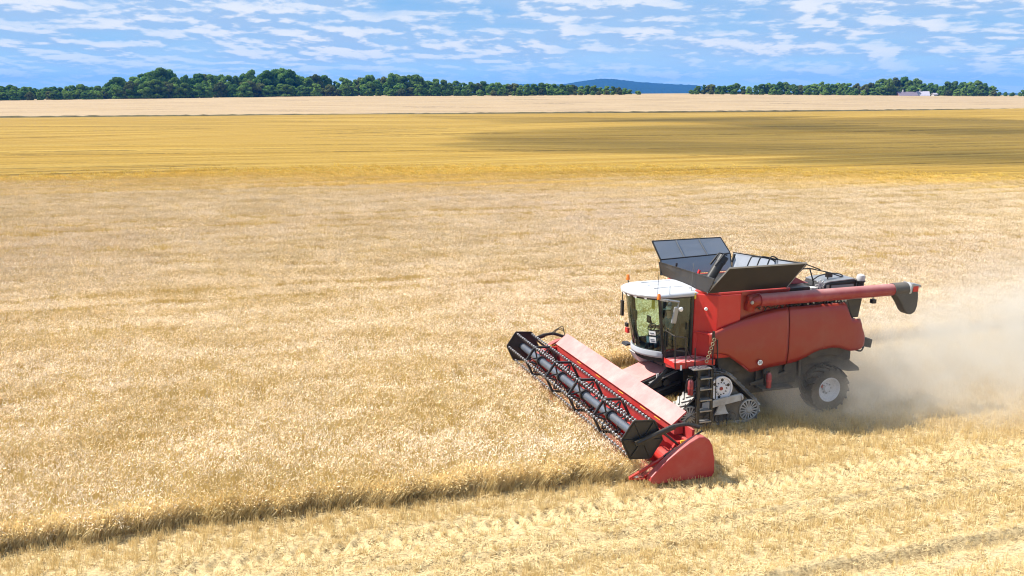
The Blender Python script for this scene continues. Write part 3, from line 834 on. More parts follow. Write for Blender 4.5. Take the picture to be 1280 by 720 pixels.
# --- unloading tube folded along the flank
mb = MB()
mb.tube([(-1.15, 1.68, 3.87), (-6.12, 1.68, 3.87)], .192, 28)
ua = part(mb, 'unloading_tube', 'red_dusty_sheen', smooth=True)
mb = MB()
mb.lathe([(0, .001), (0, .10), (-.06, .14), (-.30, .165), (-.42, .185)], (-.86, 1.52, 3.87), 'x', 24)
mb.tube(curve_pts([(-.98, 1.42, 3.55), (-1.0, 1.50, 3.72), (-1.08, 1.62, 3.84), (-1.3, 1.68, 3.87)], 6), [.17] * 19, 20)
part(mb, 'tube_elbow', 'red_panel', ua, smooth=True)
mb = MB(); mb.lathe([(0, .06), (.03, .05), (.03, .001)], (-.80, 1.86, 3.86), 'y', 12); part(mb, 'elbow_bolt', 'grey_steel', ua)
mb = MB()
mb.tube([(-6.02, 1.68, 3.87), (-6.62, 1.68, 3.87)], .212, 28)
sp = part(mb, 'spout_sleeve', 'boot_rubber', ua, smooth=True)
mb = MB()
mb.prism([(-5.98, 3.74), (-6.10, 3.66), (-6.30, 3.40), (-6.44, 3.17), (-6.56, 3.06), (-6.72, 3.04), (-6.86, 3.12), (-6.93, 3.30), (-6.94, 3.60), (-6.90, 3.88), (-6.70, 3.95), (-6.3, 3.84)], 1.50, 1.86)
part(mb, 'spout_boot', 'boot_rubber', sp, bevel=.05, seg=3)
mb = MB()
mb.hexa([(-6.62, 1.46, 3.90), (-7.02, 1.50, 3.92), (-7.02, 1.86, 3.92), (-6.62, 1.90, 3.90), (-6.62, 1.46, 4.07), (-6.98, 1.50, 4.0), (-6.98, 1.86, 4.0), (-6.62, 1.90, 4.07)])
part(mb, 'spout_cap', 'grey_steel', sp, bevel=.02)
mb = MB(); mb.box(-6.66, -6.86, 1.885, 1.90, 3.80, 3.97); part(mb, 'spout_reflector', 'red_bright', sp)
mb = MB(); mb.tube([(-6.55, 1.69, 3.87), (-6.62, 1.69, 3.87)], .218, 28); part(mb, 'sleeve_band', 'pale_paint', sp, smooth=True)
mb = MB(); mb.bar((-5.32, 1.68, 3.70), (-5.32, 1.68, 3.60), .03, .03); mb.box(-5.25, -5.40, 1.62, 1.76, 3.48, 3.61)
part(mb, 'unloading_lamp', 'black_plastic', ua, bevel=.01)

# --- engine deck
mb = MB()
mb.box(-2.4, -4.95, -1.3, 1.3, 3.3, 3.52)
mb.box(-2.5, -3.3, -1.2, 1.2, 3.5, 4.05)
mb.box(-3.3, -4.0, -1.0, .7, 3.5, 3.85)
for k in range(6): mb.tube(curve_pts([(-3.0 - .14 * k, .9, 3.6), (-3.15 - .14 * k, 1.0, 3.95 + .04 * math.sin(k * 2)), (-3.4 - .12 * k, .7, 3.8), (-3.3 - .1 * k, .4, 3.6)], 4), .03, 6)
part(mb, 'engine_deck', 'black_metal', bevel=.015)
mb = MB(); mb.hexa([(-2.75, -1.2, 4.05), (-3.75, -1.2, 4.05), (-3.62, .7, 4.05), (-2.75, .7, 4.05), (-2.75, -1.2, 4.55), (-3.35, -1.2, 4.2), (-3.35, .6, 4.15), (-2.75, .6, 4.5)])
part(mb, 'engine_cover', 'red_dusty_sheen', bevel=.03)
mb = MB()
mb.lathe([(0, .001), (0, .13), (.25, .15), (.25, .001)], (-3.55, .95, 3.72), 'z', 14)
for a in range(8): mb.bar((-3.78, 1.05, 4.05), (-3.78 + .17 * math.cos(a * .785), 1.05, 4.05 + .17 * math.sin(a * .785)), .03, .04)
part(mb, 'cooling_fan', 'pale_paint')
mb = MB()
mb.prism([(-4.02, 3.52), (-4.02, 3.86), (-4.10, 4.0), (-4.3, 4.05), (-5.25, 4.09), (-5.40, 4.04), (-5.46, 3.92), (-5.46, 3.52)], -.2, .85)
eh = part(mb, 'radiator_housing', 'black_plastic', bevel=.05, seg=3)
mb = MB(); mb.prism([(-4.10, 4.012), (-4.3, 4.056), (-5.25, 4.096), (-5.40, 4.05), (-5.40, 4.075), (-5.25, 4.125), (-4.3, 4.085), (-4.10, 4.04)], -.18, .84)
part(mb, 'housing_lid', 'grey_steel', eh)
mb = MB()
for x in (-4.16, -5.30): mb.box(x, x - .10, .85, .875, 3.60, 3.98)
pieces(mb, 'screen_clip', 'grey_steel', eh)
mb = MB(); mb.box(-4.35, -5.2, .85, .865, 3.62, 3.95); part(mb, 'screen', 'flap_steel', eh)
mb = MB(); mb.lathe([(-.45, .001), (-.45, .11), (-.02, .11), (0, .15), (.04, .15), (.04, .001)], (-5.43, .9, 4.02), 'z', 18)
ai = part(mb, 'air_intake', 'black_plastic', smooth=True)
mb = MB(); mb.lathe([(0, .12), (.08, .14), (.17, .12), (.21, .05), (.22, .001)], (-5.43, .9, 4.06), 'z', 18); part(mb, 'intake_bowl', 'pale_paint', ai, smooth=True)
mb = MB()
T = lambda *p: mb.tube(list(p), .022, 6)
T((-3.35, .5, 4.48), (-3.75, .5, 4.48), (-4.46, .5, 4.31), (-5.2, .5, 4.06))
T((-3.75, .5, 4.48), (-3.88, .55, 4.05), (-3.88, .55, 3.6)); T((-4.46, .5, 4.31), (-4.46, .5, 4.0))
mb.tube(curve_pts([(-3.88, .55, 4.12), (-4.15, .5, 4.22), (-4.6, .45, 4.26), (-5.0, .4, 4.20), (-5.25, .3, 4.05)], 5), .02, 6)
mb.tube([(-3.75, -.9, 4.48), (-4.46, -.9, 4.38), (-5.2, -.9, 4.1)], .022, 6)
mb.box(-4.40, -4.58, .44, .58, 4.15, 4.30)
part(mb, 'deck_rail', 'black_metal', smooth=False)
mb = MB(); mb.hexa([(-4.75, .9, 3.0), (-5.0, .9, 3.0), (-5.0, 1.45, 3.0), (-4.75, 1.45, 3.0), (-4.55, .9, 3.62), (-5.06, .9, 3.62), (-5.06, 1.5, 3.62), (-4.5, 1.5, 3.62)])
part(mb, 'rear_bin', 'dark_grey', bevel=.02)

# --- rear end: straw chopper and its chute
mb = MB()
mb.hexa([(-5.15, -1.2, 2.02), (-5.75, -1.2, 1.86), (-5.75, 1.25, 1.86), (-5.15, 1.25, 2.02), (-5.15, -1.2, 2.32), (-5.80, -1.2, 2.14), (-5.80, 1.25, 2.14), (-5.15, 1.25, 2.32)])
mb.tube(curve_pts([(-4.9, 1.45, 1.95), (-5.15, 1.5, 1.88), (-5.3, 1.45, 2.0)], 4), .03, 6)
part(mb, 'spreader_hood', 'dark_grey', bevel=.03)
mb = MB()
mb.prism([(-4.35, 1.98), (-4.55, 1.95), (-4.95, 1.55), (-5.40, 1.22), (-5.44, 1.10), (-5.0, 1.12), (-4.6, 1.22), (-4.3, 1.3)], -1.15, 1.18)
part(mb, 'straw_chute', 'dark_grey', bevel=.02)
mb = MB(); mb.prism([(-3.0, 1.95), (-3.2, 2.06), (-3.5, 2.12), (-3.92, 2.16), (-4.3, 2.08), (-4.55, 1.96), (-4.3, 1.78), (-3.92, 1.86), (-3.4, 1.78)], 1.18, 1.46)
part(mb, 'wheel_arch', 'dark_grey', bevel=.01)

# --- rear wheels
def rear_wheel(sgn):
    c = (-3.92, sgn * 1.42, .76); w = .30
    mb = MB()
    prof = [(-w * .92, .40), (-w, .50), (-w * 1.02, .60), (-w * .93, .68), (-w * .7, .715), (0, .73), (w * .7, .715), (w * .93, .68), (w * 1.02, .60), (w, .50), (w * .92, .40)]
    mb.lathe(prof, c, 'y', 48)
    for k in range(18):
        for h in (-1, 1):
            a0 = 2 * math.pi * (k + (.5 if h > 0 else 0)) / 18
            pts = []
            for u in (0.0, .5, 1.0):
                a = a0 + .30 * u; yy = h * (.02 + u * (w * .96))
                r = .715 if u < .9 else .68
                pts.append(Vector((c[0] + r * math.cos(a), c[1] + yy, c[2] + r * math.sin(a))))
            for i in range(2):
                mid = (pts[i] + pts[i + 1]) / 2; up_ = Vector((mid.x - c[0], 0, mid.z - c[2]))
                mb.bar(pts[i], pts[i + 1], .055, .09, up_)
    t = part(mb, 'rear_wheel', 'rubber', smooth=True)
    mb = MB(); s = sgn
    mb.lathe([(s * .27, .40), (s * .285, .385), (s * .27, .36), (s * .16, .33), (s * .13, .26), (s * .10, .20), (s * .12, .12), (s * .18, .10), (s * .19, .001)], c, 'y', 40)
    mb.lathe([(-s * .27, .40), (-s * .27, .001)], c, 'y', 24)
    rim = part(mb, 'rim', 'rim_paint', t, smooth=True)
    mb = MB()
    for k in range(8):
        a = k * math.pi / 4; mb.lathe([(0, .022), (s * .03, .022), (s * .03, .001)], (c[0] + .155 * math.cos(a), c[1] + s * .112, c[2] + .155 * math.sin(a)), 'y', 8)
    pieces(mb, 'wheel_nut', 'grey_steel', t)
    mb = MB(); mb.hexa([(c[0] + .17, c[1] + s * .17, c[2] + .06), (c[0] + .25, c[1] + s * .17, c[2] + .06), (c[0] + .25, c[1] + s * .185, c[2] + .06), (c[0] + .17, c[1] + s * .185, c[2] + .06)] + [(c[0] + .2, c[1] + s * .17, c[2] + .17), (c[0] + .27, c[1] + s * .17, c[2] + .17), (c[0] + .27, c[1] + s * .185, c[2] + .17), (c[0] + .2, c[1] + s * .185, c[2] + .17)])
    part(mb, 'rim_mark', 'red_paint', t)
rear_wheel(1); rear_wheel(-1)

# --- rubber tracks
def track(sgn):
    circ = [((.04, 1.22), .50), ((-.97, .43), .375), ((.0, .31), .255), ((1.08, .43), .375)]
    hull = []
    P = [(c[0] + r * math.cos(a), c[1] + r * math.sin(a)) for (c, r) in circ for a in np.linspace(0, 2 * math.pi, 48, endpoint=False)]
    P = sorted(set((round(a, 4), round(b, 4)) for a, b in P))
    def half(pts):
        h = []
        for p in pts:
            while len(h) >= 2 and (h[-1][0] - h[-2][0]) * (p[1] - h[-2][1]) - (h[-1][1] - h[-2][1]) * (p[0] - h[-2][0]) <= 0: h.pop()
            h.append(p)
        return h
    lo = half(P); hi = half(P[::-1]); hull = lo[:-1] + hi[:-1]
    # resample evenly
    H = np.array(hull + [hull[0]]); sl = np.r_[0, np.cumsum(np.hypot(*np.diff(H, axis=0).T))]; L = sl[-1]; n = 120
    q = np.linspace(0, L, n, endpoint=False); xs = np.interp(q, sl, H[:, 0]); zs = np.interp(q, sl, H[:, 1])
    tx = np.roll(xs, -1) - np.roll(xs, 1); tz = np.roll(zs, -1) - np.roll(zs, 1); l = np.hypot(tx, tz); nx, nz = tz / l, -tx / l
    y0, y1 = sgn * 1.18, sgn * 1.74
    mb = MB(); vs = []; th = .06
    for i in range(n):
        ix, iz, ox, oz = xs[i] - nx[i] * th, zs[i] - nz[i] * th, xs[i], zs[i]
        vs += [(ix, y0, iz), (ix, y1, iz), (ox, y1, oz), (ox, y0, oz)]
    fs = [(4 * i + j, 4 * i + (j + 1) % 4, 4 * ((i + 1) % n) + (j + 1) % 4, 4 * ((i + 1) % n) + j) for i in range(n) for j in range(4)]
    mb.add(vs, fs)
    nl = 34
    ym = (y0 + y1) / 2
    for k in range(nl):
        for h, off in ((0, 0), (1, .5)):
            pts = []
            for u in (0.06, 1.0):
                s_ = ((k + off + u * 1.0) / nl) % 1.0 * n; i = int(s_) % n; f_ = s_ - int(s_); j = (i + 1) % n
                x = xs[i] * (1 - f_) + xs[j] * f_; z = zs[i] * (1 - f_) + zs[j] * f_
                yy = ym + (y1 - ym if h else y0 - ym) * u
                pts.append(Vector((x + nx[i] * .022, yy, z + nz[i] * .022)))
            mb.bar(pts[0], pts[1], .06, .06, (nx[i], 0, nz[i]))
    tr = part(mb, 'track_belt', 'track_rubber')
    yo = sgn * 1.74
    s = sgn
    mb = MB()   # drive drum
    mb.lathe([(0, .001), (0, .14), (-.02 * s, .15), (-.02 * s, .33), (.015 * s, .345), (.015 * s, .385), (-.30 * s, .385), (-.30 * s, .001)], (.04, yo, 1.22), 'y', 40)
    dw = part(mb, 'drive_wheel', 'rim_paint', tr, smooth=True)
    mb = MB()
    for k in range(12):
        a = k * math.pi / 6; mb.lathe([(0, .018), (.03 * s, .018), (.03 * s, .001)], (.04 + .19 * math.cos(a), yo - .015 * s, 1.22 + .19 * math.sin(a)), 'y', 6)
    for a in (.6, 1.7, 2.8, 4.9):
        mb.lathe([(.004 * s, .05), (.006 * s, .05), (.006 * s, .001)], (.04 + .265 * math.cos(a), yo - .02 * s, 1.22 + .265 * math.sin(a)), 'y', 12)
    pieces(mb, 'wheel_bolt', 'black_metal', tr)
    mb = MB(); mb.lathe([(0, .06), (.02 * s, .055), (.02 * s, .001)], (.04, yo, 1.22), 'y', 16); part(mb, 'hub_cap', 'red_dusty_sheen', tr)
    for cx in (-.97, 1.08):   # spoked idlers
        mb = MB()
        mb.lathe([(-.06 * s, .29), (0, .30), (0, .335), (-.10 * s, .335), (-.10 * s, .001)], (cx, yo, .43), 'y', 32)
        mb.lathe([(.03 * s, .001), (.03 * s, .06), (0, .10), (-.06 * s, .10)], (cx, yo, .43), 'y', 16)
        for k in range(16):
            a = k * math.pi / 8
            mb.bar((cx + .09 * math.cos(a), yo - .02 * s, .43 + .09 * math.sin(a)), (cx + .31 * math.cos(a), yo - .02 * s, .43 + .31 * math.sin(a)), .04, .03, (0, 1, 0))
        part(mb, 'idler_wheel', 'pale_paint', tr)
        mb = MB(); mb.lathe([(-.085 * s, .29), (-.085 * s, .001)], (cx, yo, .43), 'y', 24); part(mb, 'idler_disc', 'black_metal', tr)
    for cx in (-.38, .02, .42):
        mb = MB(); mb.lathe([(0, .001), (0, .06), (-.02 * s, .07), (-.02 * s, .13), (.0, .15), (0, .185), (-.14 * s, .185)], (cx, yo - .01 * s, .27), 'y', 24)
        part(mb, 'track_roller', 'dark_grey', tr, smooth=True)
    mb = MB()
    mb.hexa([(-.62, yo + .02 * s, .80), (.72, yo + .02 * s, .62), (.72, yo + .10 * s, .62), (-.62, yo + .10 * s, .80), (-.62, yo + .02 * s, 1.02), (.72, yo + .02 * s, .86), (.72, yo + .10 * s, .86), (-.62, yo + .10 * s, 1.02)])
    mb.prism([(-.22, .42), (.30, .42), (.22, .52), (.14, .74), (-.06, .74), (-.14, .52)], yo + .02 * s, yo + .09 * s)
    mb.tube([(-.6, yo + .07 * s, .91), (-.66, yo + .07 * s, .92)], .10, 12)
    part(mb, 'track_frame', 'pale_paint', tr, bevel=.015)
    mb = MB(); mb.prism([(-.95, .12), (1.06, .12), (1.25, .42), (.42, 1.30), (.04, 1.60), (-.34, 1.30), (-1.15, .42)], sgn * 1.22, sgn * 1.69)
    part(mb, 'track_core', 'dark_grey', tr)
track(1); track(-1)
# --- cab
def cab_curve(back_x, side_x, front_x, hy, n=14, p=2.2):
    """plan outline: straight sides and a bowed front"""
    fr = [(side_x + (front_x - side_x) * (1 - abs(t) ** p), hy * t) for t in np.linspace(1, -1, n)]
    return [(back_x, hy)] + fr + [(back_x, -hy)]
lo = cab_curve(.70, 1.63, 2.10, .92); hi = cab_curve(.70, 1.80, 2.38, .93)
mb = MB()     # floor tub with the pale sill below the glass
a = cab_curve(.66, 1.60, 2.02, .90); b = cab_curve(.66, 1.64, 2.125, .935); c = cab_curve(.66, 1.645, 2.14, .94)
mb.grid([[(x, y, 2.10) for x, y in b[1:-1]], [(x, y, 2.16) for x, y in c[1:-1]], [(x, y, 2.285) for x, y in c[1:-1]], [(x * .985, y * .985, 2.285) for x, y in c[1:-1]]])
cab = part(mb, 'cab', 'white_paint', smooth=True, solid=.02)
mb = MB()
mb.prism([(x * .985, y * .985) for x, y in a], 1.93, 2.12, 'xy')
for y in (-.925, .925): mb.box(.68, 1.63, y - .02, y + .02, 2.0, 2.30)
part(mb, 'cab_floor', 'black_metal', cab, bevel=.01)
mb = MB()
def post(i, w=.05):
    mb.bar((lo[i][0], lo[i][1], 2.25), (hi[i][0], hi[i][1], 4.0), w, w)
post(1, .075); post(-2, .075)
for y in (.92, -.92):
    mb.bar((.72, y, 2.1), (.70, y, 4.02), .16, .07)
    mb.bar((.72, y, 2.30), (1.66, y, 2.27), .05, .06); mb.bar((.70, y, 3.99), (1.80, y, 3.99), .05, .06)
for i in range(1, len(lo) - 2):
    mb.bar((hi[i][0], hi[i][1], 3.98), (hi[i + 1][0], hi[i + 1][1], 3.98), .06, .07)
part(mb, 'cab_posts', 'black_metal', cab)
mb = MB(); mb.box(.62, .68, -.93, .93, 2.05, 4.02); mb.box(.68, 1.6, -.85, .85, 2.02, 2.09)
part(mb, 'cab_rear_wall', 'black_plastic', cab)
n = len(lo)
mb = MB(); mb.grid([[(lo[i][0], lo[i][1], 2.27) for i in range(1, n - 1)], [((lo[i][0] * .5 + hi[i][0] * .5) + .02, hi[i][1], 3.1) for i in range(1, n - 1)], [(hi[i][0], hi[i][1], 3.97) for i in range(1, n - 1)]])
part(mb, 'windscreen', 'cab_glass', cab, smooth=True)
for s, nm in ((1, 'cab_door'), (-1, 'side_window')):
    mb = MB(); mb.quad((.76, s * .935, 2.31), (1.62, s * .935, 2.30), (1.77, s * .945, 3.97), (.76, s * .945, 3.97))
    part(mb, nm, 'cab_glass', cab)
mb = MB(); mb.bar((1.50, .965, 2.45), (1.50, .965, 3.0), .03, .03); mb.bar((.86, .965, 2.95), (.86, .965, 3.15), .03, .03)
pieces(mb, 'door_handle', 'black_metal', cab)
# roof: domed pale shell with a dark underside
R0 = cab_curve(.52, 1.95, 2.52, 1.02, 22, 2.4)
def inset(P, k): return [(.52 + (x - .52) * k, y * k) for x, y in P]
mb = MB()
rows = []
for k, z in ((.985, 4.00), (1.0, 4.035), (1.0, 4.075), (.985, 4.105), (.95, 4.125), (.80, 4.165), (.5, 4.19), (.0, 4.195)):
    rows.append([(x, y, z - .02 * (y * y)) for x, y in inset(R0, k)])
mb.grid(rows); mb.add([rows[0][i] for i in range(len(R0))], [tuple(range(len(R0)))])
mb.add([r[0] for r in rows] + [r[-1] for r in rows], [tuple(range(8)) + tuple(range(15, 7, -1))])
roof = part(mb, 'cab_roof', 'white_paint', cab, smooth=True)
mb = MB()
for y in (-.45, 0, .45): mb.box(.75, 1.75, y - .015, y + .015, 4.155, 4.195)
mb.box(.62, .70, -.7, .7, 4.14, 4.185)
pieces(mb, 'roof_rib', 'pale_paint', cab)
mb = MB()
Rv = inset(cab_curve(.6, 1.9, 2.44, .97, 18, 2.3), 1)
mb.prism(Rv, 3.93, 4.01, 'xy')
part(mb, 'roof_visor', 'black_plastic', cab)
mb = MB()
for t in (-.75, -.45, -.15, .15, .45, .75):
    x = 1.9 + .54 * (1 - abs(t) ** 2.3); mb.box(x - .01, x + .035, t * .97 - .07, t * .97 + .07, 3.945, 3.995)
pieces(mb, 'roof_light', 'lamp_glass', cab)
def beacon(x, y, z):
    mb = MB(); mb.lathe([(-.04, .06), (0, .062), (.02, .055), (.10, .05), (.13, .03), (.135, .001)], (x, y, z), 'z', 16)
    bo = part(mb, 'beacon', 'orange_lens', cab, smooth=True)
    return bo
beacon(1.93, -1.02, 4.22); beacon(1.92, 1.12, 4.03)
mb = MB()
mb.bar((1.90, 1.0, 3.98), (1.92, 1.16, 3.97), .06, .05)
pieces(mb, 'beacon_bracket', 'black_metal', cab)
mb = MB(); mb.tube([(1.92, -.98, 4.1), (1.93, -1.02, 4.18)], .02, 6)
part(mb, 'beacon_bracket', 'black_metal', cab)
mb = MB()
mb.bar((1.92, 1.12, 3.99), (1.72, 1.34, 3.98), .05, .06)
mb.tube([(1.80, 1.28, 4.0), (1.38, 1.36, 3.93), (1.42, 1.36, 3.74)], .035, 8)
arm = part(mb, 'mirror_arm', 'grey_steel', cab)
mb = MB(); mb.hexa([(1.44, 1.28, 3.26), (1.60, 1.28, 3.28), (1.60, 1.36, 3.28), (1.44, 1.36, 3.26), (1.36, 1.28, 3.76), (1.50, 1.28, 3.78), (1.50, 1.36, 3.78), (1.36, 1.36, 3.76)])
part(mb, 'mirror', 'grey_steel', cab, bevel=.025)
mb = MB(); mb.lathe([(-.06, .001), (-.06, .05), (0, .075), (.03, .06), (.05, .001)], (1.27, 1.30, 3.68), 'y', 16)
part(mb, 'side_lamp', 'lamp_glass', cab, smooth=True)
mb = MB()
mb.tube([(1.88, -1.05, 3.95), (1.98, -1.28, 3.85), (1.96, -1.3, 3.2)], .02, 6)
mb.box(1.93, 2.0, -1.38, -1.24, 2.95, 3.45); mb.box(1.84, 1.92, -1.2, -1.05, 2.62, 2.74)
part(mb, 'far_mirror', 'black_plastic', cab, bevel=.01)
mb = MB(); mb.box(1.78, 1.86, -1.28, -1.1, 2.40, 2.56); part(mb, 'marker_lamp', 'red_bright', cab)
mb = MB(); mb.hexa([(1.70, -1.35, 2.02), (1.95, -1.35, 2.0), (1.95, -1.0, 2.0), (1.70, -1.0, 2.02), (1.72, -1.35, 2.06), (1.9, -1.35, 2.08), (1.9, -1.0, 2.08), (1.72, -1.0, 2.06)])
part(mb, 'far_step', 'black_metal', cab)
mb = MB(); mb.tube([(2.30, -.15, 4.0), (2.23, .05, 3.3), (2.17, .22, 2.75)], .012, 5); mb.bar((2.19, .12, 3.05), (2.13, .35, 2.5), .02, .03)
part(mb, 'wiper', 'black_metal', cab)
mb = MB(); mb.tube([(1.90, .98, 4.05), (1.88, 1.0, 5.0)], .007, 5); mb.tube([(1.5, 1.0, 4.05), (1.5, 1.0, 4.35)], .008, 5); mb.tube([(.72, .9, 4.1), (.45, .5, 4.9)], .007, 5)
pieces(mb, 'aerial', 'black_metal', cab)
# stickers on the glass
def on_glass(t, z, off):
    x0 = 1.63 + .47 * (1 - abs(t) ** 2.2); x1 = 1.80 + .58 * (1 - abs(t) ** 2.2); k = (z - 2.27) / 1.70
    return (x0 + (x1 - x0) * k + off, (.92 + .01 * k) * t + off * .7, z)
def glass_patch(t0, t1, z0, z1, off, name, mat):
    mb = MB(); mb.hexa([on_glass(t0, z0, off), on_glass(t1, z0, off), on_glass(t1, z1, off), on_glass(t0, z1, off)] + [on_glass(t, z, off + .004) for t, z in ((t0, z0), (t1, z0), (t1, z1), (t0, z1))])
    part(mb, name, mat, cab)
glass_patch(.71, .88, 2.80, 2.93, .03, 'glass_sticker', 'sticker_white'); glass_patch(.71, .88, 2.56, 2.74, .03, 'glass_sticker', 'sticker_white')
glass_patch(.62, .69, 2.55, 2.74, .03, 'glass_sticker', 'teal_shirt')
for z in (2.85, 2.60, 2.65): glass_patch(.74, .85, z, z + .022, .036, 'sticker_print', 'ink')
# inside the cab
mb = MB()
mb.box(.85, 1.25, -.26, .26, 2.42, 2.56); mb.hexa([(.74, -.25, 2.5), (.88, -.25, 2.5), (.88, .25, 2.5), (.74, .25, 2.5), (.66, -.22, 3.2), (.76, -.22, 3.2), (.76, .22, 3.2), (.66, .22, 3.2)]); mb.box(.9, 1.2, -.2, .2, 2.05, 2.43)
part(mb, 'seat', 'seat_cloth', cab, bevel=.04)
mb = MB()
mb.bar((.95, -.38, 2.72), (1.45, -.38, 2.76), .14, .08); mb.tube([(1.35, -.38, 2.78), (1.40, -.38, 2.95)], .03, 8); mb.box(1.38, 1.43, -.62, -.38, 2.85, 3.08)
part(mb, 'armrest_console', 'black_plastic', cab, bevel=.01)
mb = MB()
mb.tube([(1.75, 0, 2.08), (1.58, 0, 2.78)], .05, 8)
sw = [(1.55 + .085 * math.cos(t), .20 * math.sin(t), 2.84 - .18 * math.cos(t) * .55) for t in np.linspace(0, 2 * math.pi, 25)]
mb.tube(sw, .017, 6, cap=False)
for t in (0.5, 2.6, 4.7): mb.tube([(1.57, 0, 2.80), (1.55 + .085 * math.cos(t), .20 * math.sin(t), 2.84 - .10 * math.cos(t))], .014, 5)
part(mb, 'steering_wheel', 'black_plastic', cab)
mb = MB(); mb.box(1.95, 1.99, -.52, -.22, 3.05, 3.35); mb.bar((1.97, -.4, 2.2), (1.97, -.4, 3.1), .04, .04)
part(mb, 'monitor', 'black_plastic', cab)
mb = MB(); mb.box(1.70, 1.73, .28, .44, 3.52, 3.85); part(mb, 'yellow_tag', 'yellow_plastic', cab)

# --- the driver in the seat (a thing of its own)
def skin_body(name, verts, edges, mat, parent, levels=1):
    me = bpy.data.meshes.new(name); me.from_pydata([v[:3] for v in verts], edges, [])
    me.materials.append(MAT[mat])
    o = bpy.data.objects.new(name, me); COL.objects.link(o)
    if parent: o.parent = parent
    md = o.modifiers.new('skin', 'SKIN'); md.use_smooth_shade = True
    ly = me.skin_vertices[0] if me.skin_vertices else None
    if ly is None:
        bpy.context.view_layer.objects.active = o
        me.attributes
    for i, v in enumerate(verts):
        sv = me.skin_vertices[0].data[i]; sv.radius = (v[3], v[4] if len(v) > 4 else v[3]); sv.use_root = (i == 0)
    sd = o.modifiers.new('sub', 'SUBSURF'); sd.levels = levels; sd.render_levels = levels
    return o
def driver():
    x, y = m2w(.95, 0)
    p = empty('person', (x, y, 2.0), math.pi + YAW)
    tag(p, 'driver in a dark teal shirt and pale cap seated inside the cab', 'person')
    V = [(.03, 0, .62, .15, .12), (.0, 0, .82, .15, .11), (-.02, 0, 1.02, .17, .11), (-.01, 0, 1.12, .09), (.01, 0, 1.19, .055), (.03, 0, 1.28, .085, .075), (.04, 0, 1.38, .085, .078), (.03, 0, 1.44, .05)]
    E = [(i, i + 1) for i in range(7)]
    def chain(root, pts):
        b = len(V); V.extend(pts); E.append((root, b)); E.extend((b + i, b + i + 1) for i in range(len(pts) - 1)); return b + len(pts) - 1
    for s in (-1, 1):
        w = chain(2, [(-.02, s * .20, 1.06, .062), (.10, s * .27, .85, .05), (.26, s * .26, .76, .045), (.48, s * .17, .85, .032), (.56, s * .16, .87, .036, .02)])
        for f in range(4): chain(w, [(.60, s * (.13 + f * .022), .885, .0095), (.625, s * (.13 + f * .022), .87, .009), (.615, s * (.13 + f * .022), .845, .008)])
        chain(w, [(.57, s * .115, .895, .010), (.60, s * .10, .89, .009)])
        k = chain(0, [(.15, s * .10, .60, .09), (.46, s * .14, .66, .068), (.50, s * .14, .40, .055), (.52, s * .14, .13, .042), (.62, s * .14, .10, .04, .03), (.72, s * .15, .095, .035, .025)])
    b = skin_body('person', V, E, 'skin', p)
    V2 = [(.03, 0, .60, .165, .135), (.0, 0, .82, .165, .125), (-.02, 0, 1.02, .185, .125), (-.01, 0, 1.10, .10)]; E2 = [(0, 1), (1, 2), (2, 3)]
    for s in (-1, 1):
        n = len(V2); V2 += [(-.02, s * .20, 1.06, .074), (.10, s * .27, .85, .062), (.18, s * .265, .80, .06)]; E2 += [(2, n), (n, n + 1), (n + 1, n + 2)]
    skin_body('shirt', V2, E2, 'teal_shirt', p)
    V3 = [(.03, 0, .62, .165, .135)]; E3 = []
    for s in (-1, 1):
        n = len(V3); V3 += [(.15, s * .10, .60, .102), (.46, s * .14, .66, .08), (.50, s * .14, .40, .068), (.52, s * .14, .18, .055)]; E3 += [(0, n), (n, n + 1), (n + 1, n + 2), (n + 2, n + 3)]
    skin_body('trousers', V3, E3, 'trousers', p)
    mb = MB(); mb.lathe([(0, .102), (.05, .098), (.09, .07), (.105, .001)], (.035, 0, 1.385), 'z', 20)
    mb.hexa([(.10, -.07, 1.385), (.22, -.05, 1.375), (.22, .05, 1.375), (.10, .07, 1.385), (.10, -.07, 1.40), (.22, -.05, 1.387), (.22, .05, 1.387), (.10, .07, 1.40)])
    part(mb, 'cap', 'pale_cap', p, smooth=True)
    mb = MB()
    for s in (-1, 1): mb.lathe([(-.012, .001), (-.008, .012), (.004, .012), (.008, .001)], (.118, s * .032, 1.335), 'x', 8)
    part(mb, 'eyes', 'ink', p)
    mb = MB(); mb.lathe([(-.02, .09), (.05, .098), (.055, .001)], (.02, 0, 1.36), 'z', 16); part(mb, 'hair', 'hair', p)
driver()

# --- steps, platform and rails on the left
mb = MB(); mb.box(.25, 1.58, .98, 1.62, 2.08, 2.12)
pl = part(mb, 'platform', ['tread_plate'], bevel=.0)
mb = MB(); mb.box(.24, 1.60, 1.622, 1.65, 1.96, 2.13); mb.box(1.582, 1.61, .98, 1.62, 1.98, 2.13); mb.hexa([(1.1, 1.0, 1.85), (1.55, 1.0, 1.85), (1.5, 1.55, 1.9), (1.1, 1.55, 1.9), (1.1, 1.0, 1.95), (1.57, 1.0, 1.95), (1.57, 1.6, 1.95), (1.1, 1.6, 1.95)])
part(mb, 'platform_edge', 'red_bright', pl)
mb = MB(); mb.box(1.36, 1.42, 1.652, 1.66, 1.90, 2.06); part(mb, 'platform_plate', 'sticker_white', pl)
mb = MB()
T = lambda *p: mb.tube(list(p), .02, 7)
T((1.58, 1.64, 1.95), (1.60, 1.62, 2.95)); T((1.60, 1.60, 2.95), (1.24, 1.60, 2.88)); T((1.24, 1.62, 2.88), (1.22, 1.64, 1.95)); T((1.60, 1.62, 2.52), (1.23, 1.62, 2.46))
T((.92, 1.66, 1.65), (.94, 1.66, 2.55)); T((1.60, 1.05, 2.12), (1.62, 1.05, 3.0), (1.60, 1.6, 2.95))
